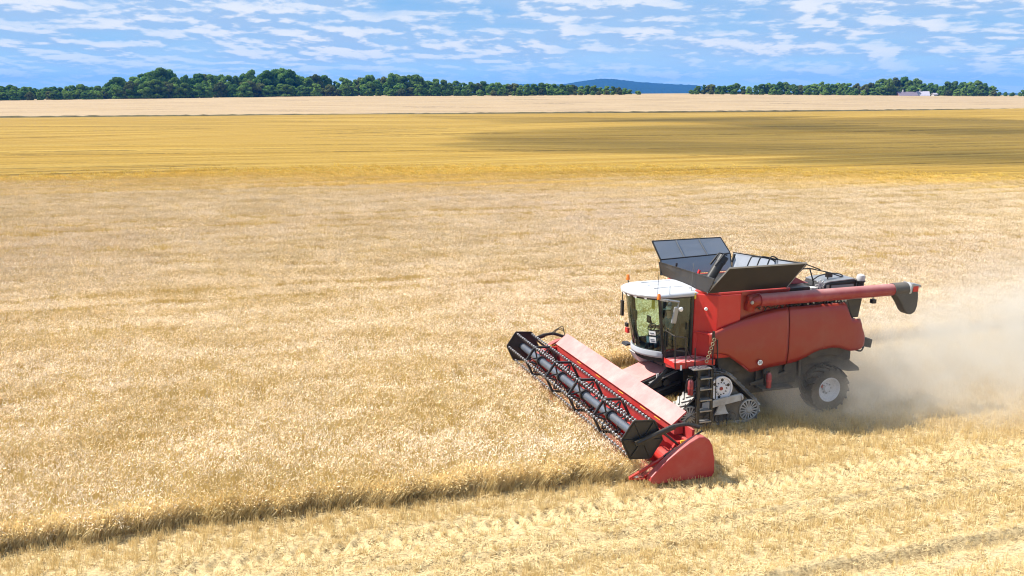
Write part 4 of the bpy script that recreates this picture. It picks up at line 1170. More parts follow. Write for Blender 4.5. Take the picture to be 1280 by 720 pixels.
mb.tube(curve_pts([(1.24, 1.6, 2.85), (1.18, 1.62, 2.5), (1.02, 1.64, 2.25), (.72, 1.62, 2.22)], 5), .014, 6)
T((.33, 1.66, 1.98), (.34, 1.66, 3.02)); mb.bar((.34, 1.66, 2.78), (.34, 1.66, 3.02), .06, .06)
T((.15, 1.66, 2.0), (.20, 1.66, 2.75))
part(mb, 'guard_rail', 'black_metal', pl)
mb = MB()
for k in range(6):
    z = 2.12 + k * .13; x = .56 - k * .045
    mb.tube([(x + .05 * math.cos(t), 1.70, z + .05 * math.sin(t)) for t in np.linspace(0, 2 * math.pi, 11)], .013, 5, cap=False)
part(mb, 'chain', 'brass', pl)
mb = MB()
mb.box(.55, 1.16, 1.655, 2.0, 1.96, 1.99)
for k in range(6): mb.box(.57 + k * .1, .60 + k * .1, 1.655, 2.0, 1.99, 2.0)
ld = part(mb, 'ladder', 'grey_steel')
mb = MB()
for x in (.52, .96):
    mb.bar((x, 1.97, 1.96), (x, 2.02, .30), .045, .09)
mb.tube([(.52, 2.0, 1.98), (.44, 2.06, 1.90), (.42, 2.07, 1.05), (.50, 2.05, 1.0)], .016, 6)
mb.tube([(.55, 1.7, 2.0), (.50, 1.95, 2.04), (.44, 2.05, 1.92)], .016, 6)
mb.bar((.96, 1.8, 1.9), (.96, 1.98, 1.4), .03, .05)
part(mb, 'ladder_rail', 'black_metal', ld)
for k in range(5):
    mb = MB(); z = 1.68 - k * .335; y = 1.98 + k * .012
    mb.box(.55, .93, y - .14, y + .08, z, z + .035)
    part(mb, 'ladder_step', 'grey_steel', ld)
mb = MB(); mb.box(.55, .93, 1.78, 1.80, .45, 1.9); part(mb, 'ladder_back', 'black_metal', ld)

# --- feeder house carrying the header
mb = MB()
mb.hexa([(.75, -.66, .95), (2.75, -.66, .35), (2.75, .66, .35), (.75, .66, .95), (.75, -.66, 1.78), (2.75, -.66, 1.10), (2.75, .66, 1.10), (.75, .66, 1.78)])
fh = part(mb, 'feeder_house', 'black_metal', bevel=.02)
def fz(x): return 1.80 - (x - .75) * .335
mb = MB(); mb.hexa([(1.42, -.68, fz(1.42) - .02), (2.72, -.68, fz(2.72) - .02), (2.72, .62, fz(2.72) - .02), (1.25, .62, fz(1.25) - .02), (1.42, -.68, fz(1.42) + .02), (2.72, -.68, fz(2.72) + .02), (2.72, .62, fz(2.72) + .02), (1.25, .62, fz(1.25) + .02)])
part(mb, 'feeder_cover', 'red_cover_glare', fh, bevel=.012)
mb = MB(); mb.bar((1.05, .76, fz(1.05) - .10), (1.95, .76, fz(1.95) - .12), .14, .03)
part(mb, 'feeder_plate', 'grey_steel', fh)
mb = MB()
mb.tube([(.9, .72, 1.2), (2.5, .72, .75)], .07, 10)
mb.lathe([(0, .12), (.05, .12), (.05, .001)], (1.35, .68, 1.22), 'y', 16)
for k in range(5): mb.tube(curve_pts([(1.1 + k * .04, .7, 1.75), (1.35 + k * .03, .86, 1.82 - .05 * k), (1.75, .84, 1.45 - .04 * k), (2.2, .78, 1.15 - .03 * k), (2.62, .7, 1.25)], 5), .02, 6)
mb.bar((.8, .55, 1.9), (1.4, .5, 1.86), .25, .10); mb.bar((1.15, .3, 1.88), (1.5, .75, 1.80), .08, .06)
part(mb, 'feeder_hoses', 'black_metal', fh)
mb = MB(); mb.box(1.68, 1.76, .80, .84, fz(1.7) - .02, fz(1.7) + .10); part(mb, 'hose_coupler', 'pale_paint', fh)
mb = MB()   # pale front corner of the under-cab
mb.hexa([(1.3, -.9, 1.55), (1.7, -.9, 1.6), (1.7, -.5, 1.6), (1.3, -.5, 1.55), (1.3, -.9, 1.92), (1.9, -.9, 1.92), (1.9, -.4, 1.92), (1.3, -.4, 1.92)])
part(mb, 'cab_bracket', 'pale_paint', fh, bevel=.02)

# --- header: trough, auger, reel and dividers
HW = 4.80
mb = MB()
mb.hexa([(2.66, -HW, .20), (2.72, -HW, .20), (2.72, HW, .20), (2.66, HW, .20), (2.66, -HW, 1.30), (2.72, -HW, 1.30), (2.72, HW, 1.30), (2.66, HW, 1.30)])
mb.grid([[(x, y, z) for x, z in ((2.72, .22), (2.9, .16), (3.2, .12), (3.6, .13), (3.9, .16), (4.25, .17))] for y in (-HW, HW)])
hd = part(mb, 'header', 'red_header', solid=.02)
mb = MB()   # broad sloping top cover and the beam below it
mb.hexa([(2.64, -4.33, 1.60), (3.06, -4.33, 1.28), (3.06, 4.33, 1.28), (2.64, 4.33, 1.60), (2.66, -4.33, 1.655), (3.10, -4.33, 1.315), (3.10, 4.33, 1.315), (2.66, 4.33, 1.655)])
part(mb, 'top_cover', 'red_cover_glare', hd, bevel=.012)
mb = MB()
mb.box(2.74, 3.02, -4.36, 4.36, 1.04, 1.275)
mb.box(2.74, 2.84, -HW, HW, .5, 1.0)
part(mb, 'header_beam', 'red_header', hd, bevel=.02)
mb = MB()
for y in (-2.5, -.9, .8, 2.3, 3.2): mb.box(3.021, 3.027, y, y + .35, 1.17, 1.185)
pieces(mb, 'beam_stripe', 'yellow_plastic', hd)
mb = MB()   # crop auger with flights
mb.tube([(3.35, -HW + .05, .56), (3.35, HW - .05, .56)], .20, 18)
N = 260
for hnd, ya, yb in ((1, -HW + .1, -.7), (-1, HW - .1, .7)):
    vs = []; k = 150
    for i in range(k):
        t = i / (k - 1); y = ya + (yb - ya) * t; a = hnd * t * 2 * math.pi * 8
        for r in (.19, .33): vs.append((3.35 + r * math.cos(a), y, .56 + r * math.sin(a)))
    mb.add(vs, [(2 * i, 2 * i + 1, 2 * i + 3, 2 * i + 2) for i in range(k - 1)])
for i in range(14):
    a = i * 1.3; y = -.65 + i * .1; mb.tube([(3.35, y, .56), (3.35 + .34 * math.cos(a), y, .56 + .34 * math.sin(a))], .012, 5)
part(mb, 'crop_auger', 'red_bright', hd)
mb = MB(); mb.box(4.24, 4.30, -HW, HW, .15, .185)
for i in range(126):
    y = -HW + .04 + i * .0765; mb.add([(4.29, y - .03, .16), (4.29, y + .03, .16), (4.44, y, .15), (4.29, y - .03, .185), (4.29, y + .03, .185)], [(0, 1, 2), (3, 4, 2), (0, 3, 2), (1, 4, 2)])
part(mb, 'knife_bar', 'grey_steel', hd)
# reel
RX, RZ, RR = 4.17, 1.20, .545
ANG = [R(5 + 60 * k) for k in range(6)]
mb = MB(); 
ys = np.linspace(-4.72, 4.72, 6)
mb.tube([(RX, -4.74, RZ), (RX, 4.74, RZ)], .122, 18)
part(mb, 'reel_tube', 'reel_tube', hd, smooth=True)
for s in (-1, 1):
    mb = MB(); mb.prism([(RX + (RR + .04) * math.cos(a), RZ + (RR + .04) * math.sin(a)) for a in ANG], s * 4.76, s * 4.785)
    for a in ANG: mb.bar((RX + .1 * math.cos(a), s * 4.80, RZ + .1 * math.sin(a)), (RX + .52 * math.cos(a), s * 4.80, RZ + .52 * math.sin(a)), .035, .03, (0, 1, 0))
    for k in range(6):
        a, b = ANG[k], ANG[(k + 1) % 6]; rr = RR + .035
        mb.bar((RX + rr * math.cos(a), s * 4.77, RZ + rr * math.sin(a)), (RX + rr * math.cos(b), s * 4.77, RZ + rr * math.sin(b)), .06, .03, (0, 1, 0))
    mb.lathe([(0, .12), (s * .05, .12), (s * .05, .001)], (RX, s * 4.785, RZ), 'y', 16)
    part(mb, 'reel_end_plate', 'black_plastic', hd)
for y in list(ys[1:-1]):
    mb = MB()
    for k in range(6):
        a, b = ANG[k], ANG[(k + 1) % 6]
        P = lambda an, r: (RX + r * math.cos(an), y, RZ + r * math.sin(an))
        mb.bar(P(a, RR), P(b, RR), .07, .06, (0, 1, 0))
        mid = (a + b) / 2 if k < 5 else a + R(30)
        mb.tube([P(a + (R(60)) * t, RR * (.90 - .52 * math.sin(math.pi * t))) for t in np.linspace(.04, .96, 9)], .026, 6)
    mb.lathe([(-.05, .10), (-.05, .17), (.05, .17), (.05, .10)], (RX, y, RZ), 'y', 16)
    part(mb, 'reel_spider', 'black_plastic', hd)
for k in range(6):
    bx, bz = RX + RR * math.cos(ANG[k]), RZ + RR * math.sin(ANG[k])
    mb = MB(); mb.tube([(bx, -4.75, bz), (bx, 4.75, bz)], .022, 8)
    mb.cur = 1
    for i in range(104):
        y = -4.70 + i * .0913
        mb.cur = 1
        if i % 2: mb.box(bx - .024, bx + .024, y - .022, y + .022, bz - .024, bz + .024)
        mb.cur = 0
        mb.tube([(bx, y, bz), (bx + .05, y + .018, bz - .02), (bx - .02, y, bz - .09), (bx - .06, y, bz - .17)], .0045, 3)
    part(mb, 'tine_bar', ['black_metal', 'tine_bar'], hd)
for s in (-1, 1):
    mb = MB(); y = s * 4.89
    mb.tube(curve_pts([(RX + .20, y, 1.18), (RX - .35, y, 1.36), (3.35, y, 1.50), (2.95, y, 1.52), (2.55, y - s * .05, 1.38)], 6), .055, 8)
    mb.bar((RX + .25, y, 1.16), (3.3, y, 1.50), .07, .13)
    mb.tube([(3.6, y, 1.34), (2.9, y - s * .05, .75)], .035, 8)
    ra = part(mb, 'reel_arm', 'black_metal', hd)
    mb = MB()
    for q in range(3): mb.tube(curve_pts([(3.05, y - s * .05 * q, 1.5), (2.9 - .1 * q, y - s * .05, 1.68 + .05 * q), (2.62, y - s * .12, 1.62 + .04 * q), (2.6, y - s * .2, 1.35)], 5), .013, 5)
    part(mb, 'arm_hoses', 'black_plastic', hd)
# dividers at both ends
DV = [(4.12, .20), (4.02, .10), (2.31, .08), (2.24, .20), (2.24, .55), (2.32, .95), (2.42, 1.13), (2.58, 1.24), (2.74, 1.25), (3.0, 1.13), (3.3, .95), (3.6, .74), (3.86, .53), (4.08, .31)]
for s in (-1, 1):
    mb = MB(); mb.prism(DV, s * 4.96, s * 5.20)
    dv = part(mb, 'divider', 'red_header', hd, bevel=.035, seg=3)
    mb = MB()
    mb.prism([(4.1, .10), (3.6, .12), (2.7, .3), (2.7, .7), (3.4, .5), (4.1, .2)], s * 4.80, s * 4.84)
    mb.bar((4.55, s * 4.86, .22), (3.7, s * 4.89, .62), .07, .05); mb.bar((4.55, s * 4.86, .20), (4.0, s * 4.9, .13), .05, .04); mb.bar((3.7, s * 4.88, .62), (2.6, s * 4.9, 1.15), .07, .06)
    mb.bar((3.55, s * 4.84, .55), (3.2, s * 4.84, 1.02), .07, .07); mb.bar((3.2, s * 4.84, 1.02), (2.75, s * 4.84, 1.0), .10, .08)
    part(mb, 'end_frame', 'red_bright', hd)
    mb = MB(); mb.box(3.0, 3.12, s * 4.90, s * 4.93, 1.02, 1.10); mb.box(2.86, 2.94, s * 4.90, s * 4.93, 1.04, 1.10)
    pieces(mb, 'end_reflector', 'yellow_plastic', hd)
    mb = MB(); mb.bar((3.6, s * 4.91, .72), (2.5, s * 4.93, 1.30), .05, .03); mb.tube(curve_pts([(3.3, s * 4.9, .7), (3.0, s * 4.93, .95), (2.7, s * 4.93, .9), (2.6, s * 4.9, 1.2)], 4), .02, 5)
    part(mb, 'end_linkage', 'black_metal', hd)

# --- fire extinguishers (hung on the machine: things of their own)
def extinguisher(mx, my, mz, label):
    x, y = m2w(mx, my)
    e = empty('fire_extinguisher', (x, y, mz), math.pi + YAW)
    tag(e, label, 'fire extinguisher', 'fire extinguishers hung on the harvester')
    mb = MB(); mb.lathe([(0, .001), (0, .075), (.02, .085), (.40, .085), (.46, .06), (.49, .03), (.49, .001)], (0, 0, 0), 'z', 20); part(mb, 'cylinder_body', 'red_dusty_sheen', e, smooth=True)
    mb = MB(); mb.lathe([(.49, .03), (.54, .03), (.54, .001)], (0, 0, 0), 'z', 10); mb.bar((-.06, 0, .56), (.10, 0, .60), .02, .03); mb.bar((-.04, 0, .53), (.10, 0, .53), .02, .02)
    part(mb, 'valve_lever', 'black_metal', e)
    mb = MB(); mb.tube(curve_pts([(.03, .0, .52), (.13, .03, .50), (.15, .05, .30), (.12, .06, .08)], 5), .014, 6); part(mb, 'hose', 'black_plastic', e)
    mb = MB(); mb.lathe([(.20, .0868), (.26, .0868)], (0, 0, 0), 'z', 20); part(mb, 'paper_band', 'red_cover_glare', e)
    mb = MB(); mb.box(-.11, .11, -.12, -.088, .05, .42); part(mb, 'bracket', 'black_metal', e)
extinguisher(1.16, 1.86, 1.17, 'red fire extinguisher hung in front of the ladder')
extinguisher(-1.62, 1.74, 1.08, 'red fire extinguisher hung under the side panel between track and rear wheel')
# ------------------------------------------------------------------ trees along the rise
def leaf_mat(name, a, b, trans=0.32):
    m, out = new_mat(name)
    oi = node('ShaderNodeObjectInfo'); rn = X(oi.outputs['Random'])
    isl = X(node('ShaderNodeNewGeometry').outputs['Random Per Island'])
    nb = noise(obj_pos(), 0.35, 3, 0.6)
    c = mix((isl * 0.5 + smooth(nb, .35, .65) * 0.5), a, b)
    c = mix(1.0, c, comb(0.65 + rn * 0.7, 0.72 + rn * 0.56, 0.75 + rn * .5), 'MULTIPLY')
    d = node('ShaderNodeBsdfDiffuse'); link(c, d.inputs[0])
    t = node('ShaderNodeBsdfTranslucent'); link(c, t.inputs[0])
    ms = node('ShaderNodeMixShader'); ms.inputs[0].default_value = trans
    link(d.outputs[0], ms.inputs[1]); link(t.outputs[0], ms.inputs[2]); link(ms.outputs[0], out.inputs[0])
leaf_mat('leaves_dark', (0.062, 0.145, 0.030), (0.160, 0.265, 0.060))
leaf_mat('leaves_mid', (0.105, 0.205, 0.036), (0.220, 0.325, 0.075))
leaf_mat('leaves_light', (0.085, 0.150, 0.028), (0.160, 0.240, 0.055))
leaf_mat('leaves_olive', (0.095, 0.120, 0.034), (0.170, 0.185, 0.065))
m_, o_ = new_mat('bark'); b_ = bsdf(mix(noise(obj_pos(), 3, 3, .6), (.05, .035, .022), (.13, .10, .07)), .9); link(b_.outputs[0], o_.inputs[0])
def crown_mesh(name, seed, w, h, base, mat, nb=28, leaf=0.36, per=210):
    """crown of leaf clumps: w half width, h crown height, base height of its underside; unit size metres"""
    r = np.random.default_rng(seed)
    V = []; F = []
    cs = []
    for k in range(nb):
        u = r.uniform(0, 2 * np.pi); t = r.uniform(0, 1) ** 0.8
        prof = math.sin(math.pi * (0.16 + 0.80 * t)) ** 0.55
        rad = w * prof * (r.uniform(.45, .98))
        cs.append((rad * math.cos(u), rad * math.sin(u), base + h * (0.08 + 0.86 * t), r.uniform(.20, .36) * w))
    for k in range(7):
        u = k * .9; cs.append((w * .66 * math.cos(u), w * .66 * math.sin(u), base + h * r.uniform(.06, .14), w * r.uniform(.26, .36)))
    cs.append((0, 0, base + h * .9, w * .3)); cs.append((0, 0, base + h * .5, w * .55))
    for (cx, cy, cz, cr) in cs:
        n = int(per * (cr / (w * .28)) ** 1.6)
        d = r.normal(size=(n, 3)); d /= np.linalg.norm(d, axis=1)[:, None]
        q = np.array([cx, cy, cz]) + d * (cr * (0.70 + 0.42 * r.uniform(size=(n, 1)))) * np.array([1, 1, .82])
        nn = d * np.array([1, 1, .8]) + np.array([0, 0, .25]) + r.normal(size=(n, 3)) * .38; nn /= np.linalg.norm(nn, axis=1)[:, None]
        a = np.cross(nn, r.normal(size=(n, 3))); a /= np.linalg.norm(a, axis=1)[:, None]
        b = np.cross(nn, a); s = leaf * r.uniform(.6, 1.3, size=(n, 1))
        for i in range(n):
            k0 = len(V)
            V += [q[i] - a[i] * s[i], q[i] + b[i] * s[i] * .7, q[i] + a[i] * s[i], q[i] - b[i] * s[i] * .7]
            F.append((k0, k0 + 1, k0 + 2, k0 + 3))
    me = bpy.data.meshes.new(name); me.from_pydata([tuple(v) for v in V], [], F); me.materials.append(MAT[mat])
    return me
def trunk_mesh(name, seed, base, h, w):
    r = np.random.default_rng(seed); mb = MB()
    mb.tube([(0, 0, -.6), (.05, 0, base * .6), (r.normal() * .2, r.normal() * .2, base + h * .35), (r.normal() * .4, r.normal() * .4, base + h * .75)], [.42, .32, .2, .07], 7)
    for k in range(5):
        a = k * 1.257 + r.uniform(0, .6); z = base + h * r.uniform(.0, .25)
        mb.tube([(0, 0, z), (w * .35 * math.cos(a), w * .35 * math.sin(a), z + h * .18), (w * .72 * math.cos(a), w * .72 * math.sin(a), z + h * .34)], [.17, .11, .04], 5)
    me = bpy.data.meshes.new(name); me.from_pydata(mb.v, [], mb.f); me.materials.append(MAT['bark'])
    return me
KINDS = {   # kind: mesh variants of a 10 m tall tree
    'dark': [(crown_mesh('crown', 100 + k, 4.2, 9.3, .2, 'leaves_dark'), trunk_mesh('trunk', 200 + k, 1.2, 8, 4)) for k in range(4)],
    'mid': [(crown_mesh('crown', 120 + k, 4.0, 9.4, .1, 'leaves_mid'), trunk_mesh('trunk', 220 + k, 1.2, 8, 4)) for k in range(4)],
    'light': [(crown_mesh('crown', 140 + k, 4.0, 9.4, .1, 'leaves_light'), trunk_mesh('trunk', 240 + k, 1.0, 8, 4)) for k in range(3)],
    'olive': [(crown_mesh('crown', 160 + k, 4.2, 9.4, .1, 'leaves_olive'), trunk_mesh('trunk', 260 + k, 1.0, 8, 4)) for k in range(2)],
    'tall': [(crown_mesh('crown', 180 + k, 2.5, 8.9, 1.0, 'leaves_dark', nb=22), trunk_mesh('trunk', 280 + k, 1.4, 8, 2.4)) for k in range(2)],
}
SKX = [0, 10, 20, 50, 70, 100, 120, 134, 138, 146, 153, 160, 166, 175, 190, 205, 215, 226, 232, 245, 260, 275, 290, 305, 320, 335, 355, 370, 380, 392, 405, 420, 440, 460, 475, 490, 505, 520, 535, 560, 580, 610, 640, 670, 690, 725, 765, 775, 785, 800,
       860, 875, 890, 905, 920, 935, 950, 965, 985, 1000, 1015, 1030, 1050, 1065, 1075, 1085, 1100, 1115, 1130, 1145, 1155, 1165, 1175, 1190, 1205, 1215, 1225, 1235, 1245, 1250, 1262, 1280]
SKY_ = [107, 106, 108, 109, 108, 105.5, 107, 108, 99, 97, 98, 100, 94, 90, 85, 86, 91, 92, 96, 92, 91.5, 88, 90, 87, 88, 87, 86, 90, 97, 92, 95, 98, 96, 93.5, 96, 91.5, 95, 93, 97.5, 100, 101.5, 102, 104, 103, 105, 106, 107.5, 109, 111, 114.5,
        113, 106.5, 105, 107, 103.5, 108, 106, 101.5, 102.5, 104.5, 105, 101, 103.5, 104, 101.5, 103.5, 99, 97.5, 96, 98, 103, 104, 106, 100.5, 102.5, 99.5, 101, 104, 106.5, 115.5, 114.5, 115]
def sky_top(px): return float(np.interp(px, SKX, SKY_))
def at_px(px, py, d):
    """world x, z of a picture direction at depth y = d along the ground"""
    pit = math.atan((360 - 112.9) / 1167.7)
    u = (px - 640) / 1167.7; v = (py - 360) / 1167.7
    wy = math.cos(pit) - v * math.sin(pit); wz = -math.sin(pit) - v * math.cos(pit)
    return u / wy * d, CAM_H + wz / wy * d
tr_rng = random.Random(11)
def plant_tree(kind, px, top_px, d, wide, label, name='deciduous_tree', group='trees along the field edge'):
    x, ztop = at_px(px, top_px, d)
    zb = float(terrain(x, d)) - .3
    hgt = max(ztop - zb, 2.5)
    s = hgt / 9.7
    cm, tm = tr_rng.choice(KINDS[kind])
    e = empty(name, (x, d, zb), tr_rng.uniform(0, 6.28))
    e.scale = (s * wide, s * wide, s)
    tag(e, label, 'tree', group)
    for nm, me in (('crown', cm), ('trunk', tm)):
        o = bpy.data.objects.new(nm, me); COL.objects.link(o); o.parent = e
    return e
LOOK = {'dark': 'dark green broad crowned tree', 'mid': 'mid green leafy tree', 'light': 'light green bushy tree', 'olive': 'olive green rounded tree', 'tall': 'dark narrow upright tree'}
def zone_of(px):
    if px < 133: return 'in the low belt at the left end'
    if px < 233: return 'in the tallest clump of the left wood'
    if px < 385: return 'in the middle of the left wood'
    if px < 540: return 'in the wood left of centre'
    if px < 650: return 'in the wood left of the hill'
    if px < 830: return 'in front of the blue hill'
    if px < 960: return 'just right of the blue hill'
    if px < 1100: return 'in the belt left of the farm roofs'
    if px < 1180: return 'behind the farm roofs'
    return 'at the right end of the horizon'
px = -30.0
while px < 1310:
    if 798 < px < 862: px = 864
    top = sky_top(min(max(px, 0), 1280)) if 0 <= px <= 1280 else 107
    h_px = 119 - top
    step = tr_rng.uniform(6.5, 10.5) if h_px > 16 else tr_rng.uniform(6.5, 9.5)
    k = tr_rng.choices(['dark', 'mid', 'light', 'olive', 'tall'], [5, 4, 1.3, .8, .8] if px < 400 else [3, 4.2, 2.6, 1.1, .5])[0]
    if 1062 < px < 1085: k = 'olive'
    yc = float(crest_y((px - 640) / 1167.7 * 1.02)); d = yc + tr_rng.uniform(14, 42)
    plant_tree(k, px, top + tr_rng.choice([0, 0, .6, 2.0, 3.5]) * (h_px / 20), d, tr_rng.uniform(.85, 1.2) * (1.15 if h_px < 16 else .95), LOOK[k] + ' ' + zone_of(px))
    if tr_rng.random() < .95:      # lower trees and bushes along the wood's front
        k2 = tr_rng.choice(['mid', 'light', 'mid', 'olive', 'dark'])
        px2 = px + tr_rng.uniform(-3, 3)
        plant_tree(k2, px2, 119 - h_px * tr_rng.uniform(.30, .6), yc + tr_rng.uniform(2, 11), tr_rng.uniform(1.1, 1.5), 'low ' + LOOK[k2].replace('tree', 'bush') + ' ' + zone_of(px2), 'hedge_bush', 'bushes along the foot of the wood')
    px += step
plant_tree('tall', 232.5, 94, float(crest_y(-.349)) + 10, .62, 'thin pointed dark tree standing above the left wood')
plant_tree('dark', 146, 97, float(crest_y(-.423)) + 8, 1.0, 'round dark tree alone at the left corner of the tall wood')
plant_tree('olive', 163, 101, float(crest_y(-.409)) + 5, 1.1, 'yellowish bushy tree right of the round dark corner tree')
plant_tree('light', 1112, 98, float(crest_y(.404)) + 10, .8, 'light green tree just left of the farm roofs')

# ------------------------------------------------------------------ farm buildings half hidden behind the crest
def simple(name, col, rough=.8, var=.25, sc=1.5):
    m, out = new_mat(name); n = noise(obj_pos(), sc, 4, .6)
    c = mix(n, tuple(v * (1 - var) for v in col), tuple(v * (1 + var) for v in col)); b = bsdf(c, rough); link(b.outputs[0], out.inputs[0])
simple('slate_roof', (.16, .13, .17)); simple('pale_roof', (.34, .32, .38)); simple('render_wall', (.55, .52, .48)); simple('brick_wall', (.30, .16, .12)); simple('window_pane', (.03, .04, .05), .15); simple('white_render', (.40, .39, .40))
def house(name, label, cat, px, d, L, W, wall_h, roof_h, rz, wall, roof, zoff=0.0, chim=True):
    x, _ = at_px(px, 118, d); zb = float(terrain(x, d)) - .3 + zoff
    e = empty(name, (x, d, zb), rz); tag(e, label, cat)
    mb = MB(); mb.box(-L / 2, L / 2, -W / 2, W / 2, 0, wall_h)
    mb.prism([(-W / 2, wall_h - .001), (W / 2, wall_h - .001), (0, wall_h + roof_h - .15)], -L / 2 + .02, L / 2 - .02, 'yz')
    mb.build('wall', wall, e)
    mb = MB(); o = .5
    mb.prism([(-W / 2 - o, wall_h - .25), (-W / 2 - o, wall_h - .05), (0, wall_h + roof_h + .15), (W / 2 + o, wall_h - .05), (W / 2 + o, wall_h - .25), (0, wall_h + roof_h - .1)], -L / 2 - .4, L / 2 + .4, 'yz')
    r_ = mb.build('roof', roof, e)
    if chim:
        mb = MB(); mb.box(-L * .2 - .4, -L * .2 + .4, -.4, .4, wall_h + roof_h - .6, wall_h + roof_h + 1.5); mb.build('chimney', 'white_render', r_)
    n = int(L // 3.2)
    for i in range(n):
        xx = -L / 2 + (i + .5) * L / n
        mb = MB(); mb.box(xx - .6, xx + .6, -W / 2 - .05, -W / 2 + .02, wall_h - 1.9, wall_h - .6); f = mb.build('window', 'white_render', e)
        mb = MB(); mb.box(xx - .5, xx + .5, -W / 2 - .07, -W / 2 - .052, wall_h - 1.8, wall_h - .7); mb.build('pane', 'window_pane', f)
house('farm_barn', 'long low barn with a dark purple slate roof below the trees', 'barn', 1133, float(crest_y(.43)) + 1, 13, 8, 2.6, 2.6, 0.05, 'brick_wall', 'slate_roof', -2.6)
house('farmhouse', 'small farmhouse with a pale grey roof right of the dark barn', 'house', 1153, float(crest_y(.448)), 8.0, 7, 2.5, 2.9, -.2, 'render_wall', 'pale_roof', -2.4)
house('garden_shed', 'tiny white shed at the foot of the trees right of the farmhouse', 'shed', 1168, float(crest_y(.46)), 2.8, 2.8, 2.6, .8, .3, 'white_render', 'pale_roof', -1.5, False)

# ------------------------------------------------------------------ wooded hill far behind
def hill():
    D0 = 5000.0
    m, out = new_mat('hill_wood')
    n = noise(obj_pos(), .02, 6, .7)
    b = bsdf(mix(n, (.010, .028, .022), (.030, .065, .045)), .95, 0, .1); link(b.outputs[0], out.inputs[0])
    prof_x = [560, 600, 640, 665, 690, 710, 730, 750, 765, 790, 815, 840, 862, 880, 930, 1000]
    prof_y = [118, 109.5, 105.5, 105, 106.5, 104.5, 101, 98.5, 99.0, 102.0, 104.0, 105.5, 106.5, 109, 116, 121]
    rows = []
    r = np.random.default_rng(3)
    xs = np.linspace(540, 1020, 360)
    jit = np.convolve(r.normal(size=360), np.ones(3) / 3, 'same') * .35
    for t in np.linspace(0, 1, 22):
        row = []
        for i, p in enumerate(xs):
            wx, wz = at_px(p, float(np.interp(p, prof_x, prof_y)), D0)
            s = math.sin(math.pi * t) ** .7
            row.append((wx, D0 - 700 + 1400 * t, -10 + (wz + 10) * s + jit[i] * s * 1.5 + (r.normal() * 1.2 if 0 < t < 1 else 0)))
        rows.append(row)
    mb = MB(); mb.grid(rows); h = mb.build('hill', 'hill_wood', None, smooth=True)
    tag(h, 'long wooded blue hill on the horizon behind the gap in the trees', kind='structure')
hill()
# grassy bank along the near edge of the far field
def bank():
    m, out = new_mat('bank_grass'); n = noise(obj_pos(), .6, 4, .7)
    b = bsdf(mix(n, (.045, .045, .015), (.16, .12, .04)), .95); link(b.outputs[0], out.inputs[0])
    r = np.random.default_rng(8); rows = [[], [], [], []]
    for u in np.arange(-520, 300, 2.2):
        hh = .38 + .3 * r.uniform()
        for k, (v, z) in enumerate(((-368.2, 0), (-369.0, 1), (-370.6, 1), (-371.5, 0))):
            x, y = m2w(u, v + r.normal() * .1); rows[k].append((x, y, float(terrain(x, y)) + .1 + z * hh))
    mb = MB(); mb.grid(rows); o = mb.build('grass_bank', 'bank_grass', None)
    tag(o, 'rough grassy bank along the edge of the far field', kind='stuff')
bank()

# ------------------------------------------------------------------ drifting cloud overhead (out of frame) that shades the far right of the field
def shade_cloud(px_pts, name, label, H, thick=26.0, seed=0, dens=1.0):
    """cloud puffs over the sun-ward side of a ground region"""
    mb = MB(); r = np.random.default_rng(seed)
    for (gx, gy, rx, ry) in px_pts:
        cx, cy = gx + S.x / S.z * H, gy + S.y / S.z * H
        n, mrows = 28, 12; rows = []
        ph = r.uniform(0, 6.28, 4)
        for i in range(mrows + 1):
            th = math.pi * i / mrows; row = []
            for j in range(n + 1):
                a = 2 * math.pi * j / n
                k = 1 + .10 * math.sin(3 * a + ph[0]) + .08 * math.sin(5 * a + ph[1]) + .06 * math.sin(8 * a + 3 * th + ph[2])
                row.append((cx + rx * k * math.sin(th) * math.cos(a), cy + ry * k * math.sin(th) * math.sin(a), H + thick * (.9 if math.cos(th) > 0 else .35) * math.cos(th)))
            rows.append(row)
        mb.grid(rows)
    m, out = new_mat(name + '_vapour')
    p = X(node('ShaderNodeNewGeometry').outputs['Position'])
    nz = noise(p, .011, 4, .55)
    tcn = X(node('ShaderNodeLayerWeight').outputs['Facing'])
    d = node('ShaderNodeBsdfDiffuse'); d.inputs[0].default_value = (.85, .86, .88, 1)
    t = node('ShaderNodeBsdfTranslucent'); t.inputs[0].default_value = (.85, .86, .88, 1)
    ms = node('ShaderNodeMixShader'); link(d.outputs[0], ms.inputs[1]); link(t.outputs[0], ms.inputs[2])
    tr = node('ShaderNodeBsdfTransparent')
    ms2 = node('ShaderNodeMixShader')
    link(smooth(nz, .20, .66) * dens * (1 - smooth(tcn, .0, .80)), ms2.inputs[0]); link(tr.outputs[0], ms2.inputs[1]); link(ms.outputs[0], ms2.inputs[2])
    link(ms2.outputs[0], out.inputs[0])
    o = mb.build(name, name + '_vapour', None, smooth=True)
    tag(o, label, kind='structure')
shade_cloud([(165, 182, 175, 78), (130, 138, 90, 24), (110, 285, 120, 52), (260, 240, 120, 80), (40, 330, 70, 20)], 'clouds', 'low drifting clouds high over the right of the field', 420, seed=4, dens=.48)

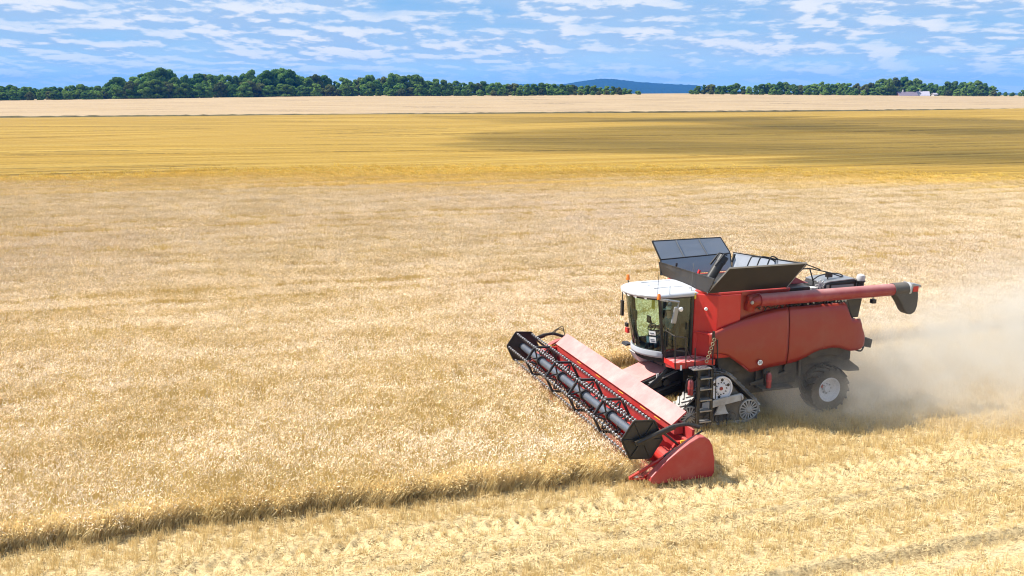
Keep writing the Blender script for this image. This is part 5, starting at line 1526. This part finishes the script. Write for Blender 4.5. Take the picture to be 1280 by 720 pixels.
# ------------------------------------------------------------------ chaff dust blowing out behind the machine
def dust():
    mb = MB(); n, k = 20, 12; rows = []
    for i in range(k + 1):
        th = math.pi * i / k
        rows.append([(-14.5 + 15.0 * math.cos(th), -0.2 + (8.5) * math.sin(th) * math.cos(2 * math.pi * j / n), 2.2 + 4.4 * math.sin(th) * math.sin(2 * math.pi * j / n)) for j in range(n + 1)])
    mb.grid(rows)
    m, out = new_mat('chaff_dust')
    p = obj_pos(); x, y, z = sep(p)
    s = x * -1 - 2.0                                    # metres behind the rear axle's front
    zc = X.m('MULTIPLY', X.m('MAXIMUM', s, 0.0), 0.080) + 0.55
    sz = X.m('MAXIMUM', s, 0.0) * 0.062 + 0.75
    yc = X.m('MAXIMUM', s, 0.0) * 0.10 + 0.1
    sy = X.m('MAXIMUM', s, 0.0) * 0.16 + 1.65
    gz = (z - zc) / sz; gy = (y - yc) / sy
    g = X.m('EXPONENT', (gz * gz + gy * gy) * -1)
    n1 = noise(comb(x * .55, y * .8, z * .9), 1.0, 5, .62, .6)
    n2 = noise(comb(x * 1.9, y * 2.2, z * 2.2), 1.0, 3, .6)
    nn = smooth(n1 * .70 + n2 * .30, .40, .62)
    low2 = X.m('EXPONENT', (z * z) * -1.1) * X.m('EXPONENT', (y - yc - .8) * (y - yc - .8) / (sy * sy) * -1) * smooth(s, -.5, 3.0) * (1 - smooth(s, 20, 26)) * 0.9
    ramp = smooth(s, -1.6, 3.6) * (1 - smooth(s, 20, 26))
    low = X.m('EXPONENT', (z * z) * -1.6) * 0.6 * (1 - smooth(s, 1.5, 9)) * smooth(s, -2.2, 1.0) * X.m('EXPONENT', (y - .6) * (y - .6) * -.25)
    dens = (g * ramp * (0.16 + nn * 1.1) * (1 - smooth(s, 6, 22) * .35) + (low * 1.15 + low2) * (0.16 + nn)) * 0.90
    v = node('ShaderNodeVolumePrincipled')
    v.inputs['Color'].default_value = (0.95, 0.885, 0.775, 1); v.inputs['Anisotropy'].default_value = 0.25
    link(dens, v.inputs['Density']); link(v.outputs[0], out.inputs['Volume'])
    o = mb.build('dust_cloud', 'chaff_dust', None)
    o.location = (MX, MY, 0); o.rotation_euler = (0, 0, math.pi + YAW)
    tag(o, 'pale chaff dust blowing out behind the harvester', kind='stuff')
dust()
# ------------------------------------------------------------------ air
def haze():
    m, out = new_mat('haze_air')
    v = node('ShaderNodeVolumePrincipled'); v.inputs['Density'].default_value = 0.00011
    v.inputs['Color'].default_value = (0.02, 0.24, 0.90, 1)
    link(v.outputs[0], out.inputs['Volume'])
    mb = MB(); mb.box(-4000, 4000, -60, 5800, -9.5, 90); o = mb.build('haze', 'haze_air', None)
    tag(o, 'thin blue summer haze over the fields', kind='stuff')
haze()
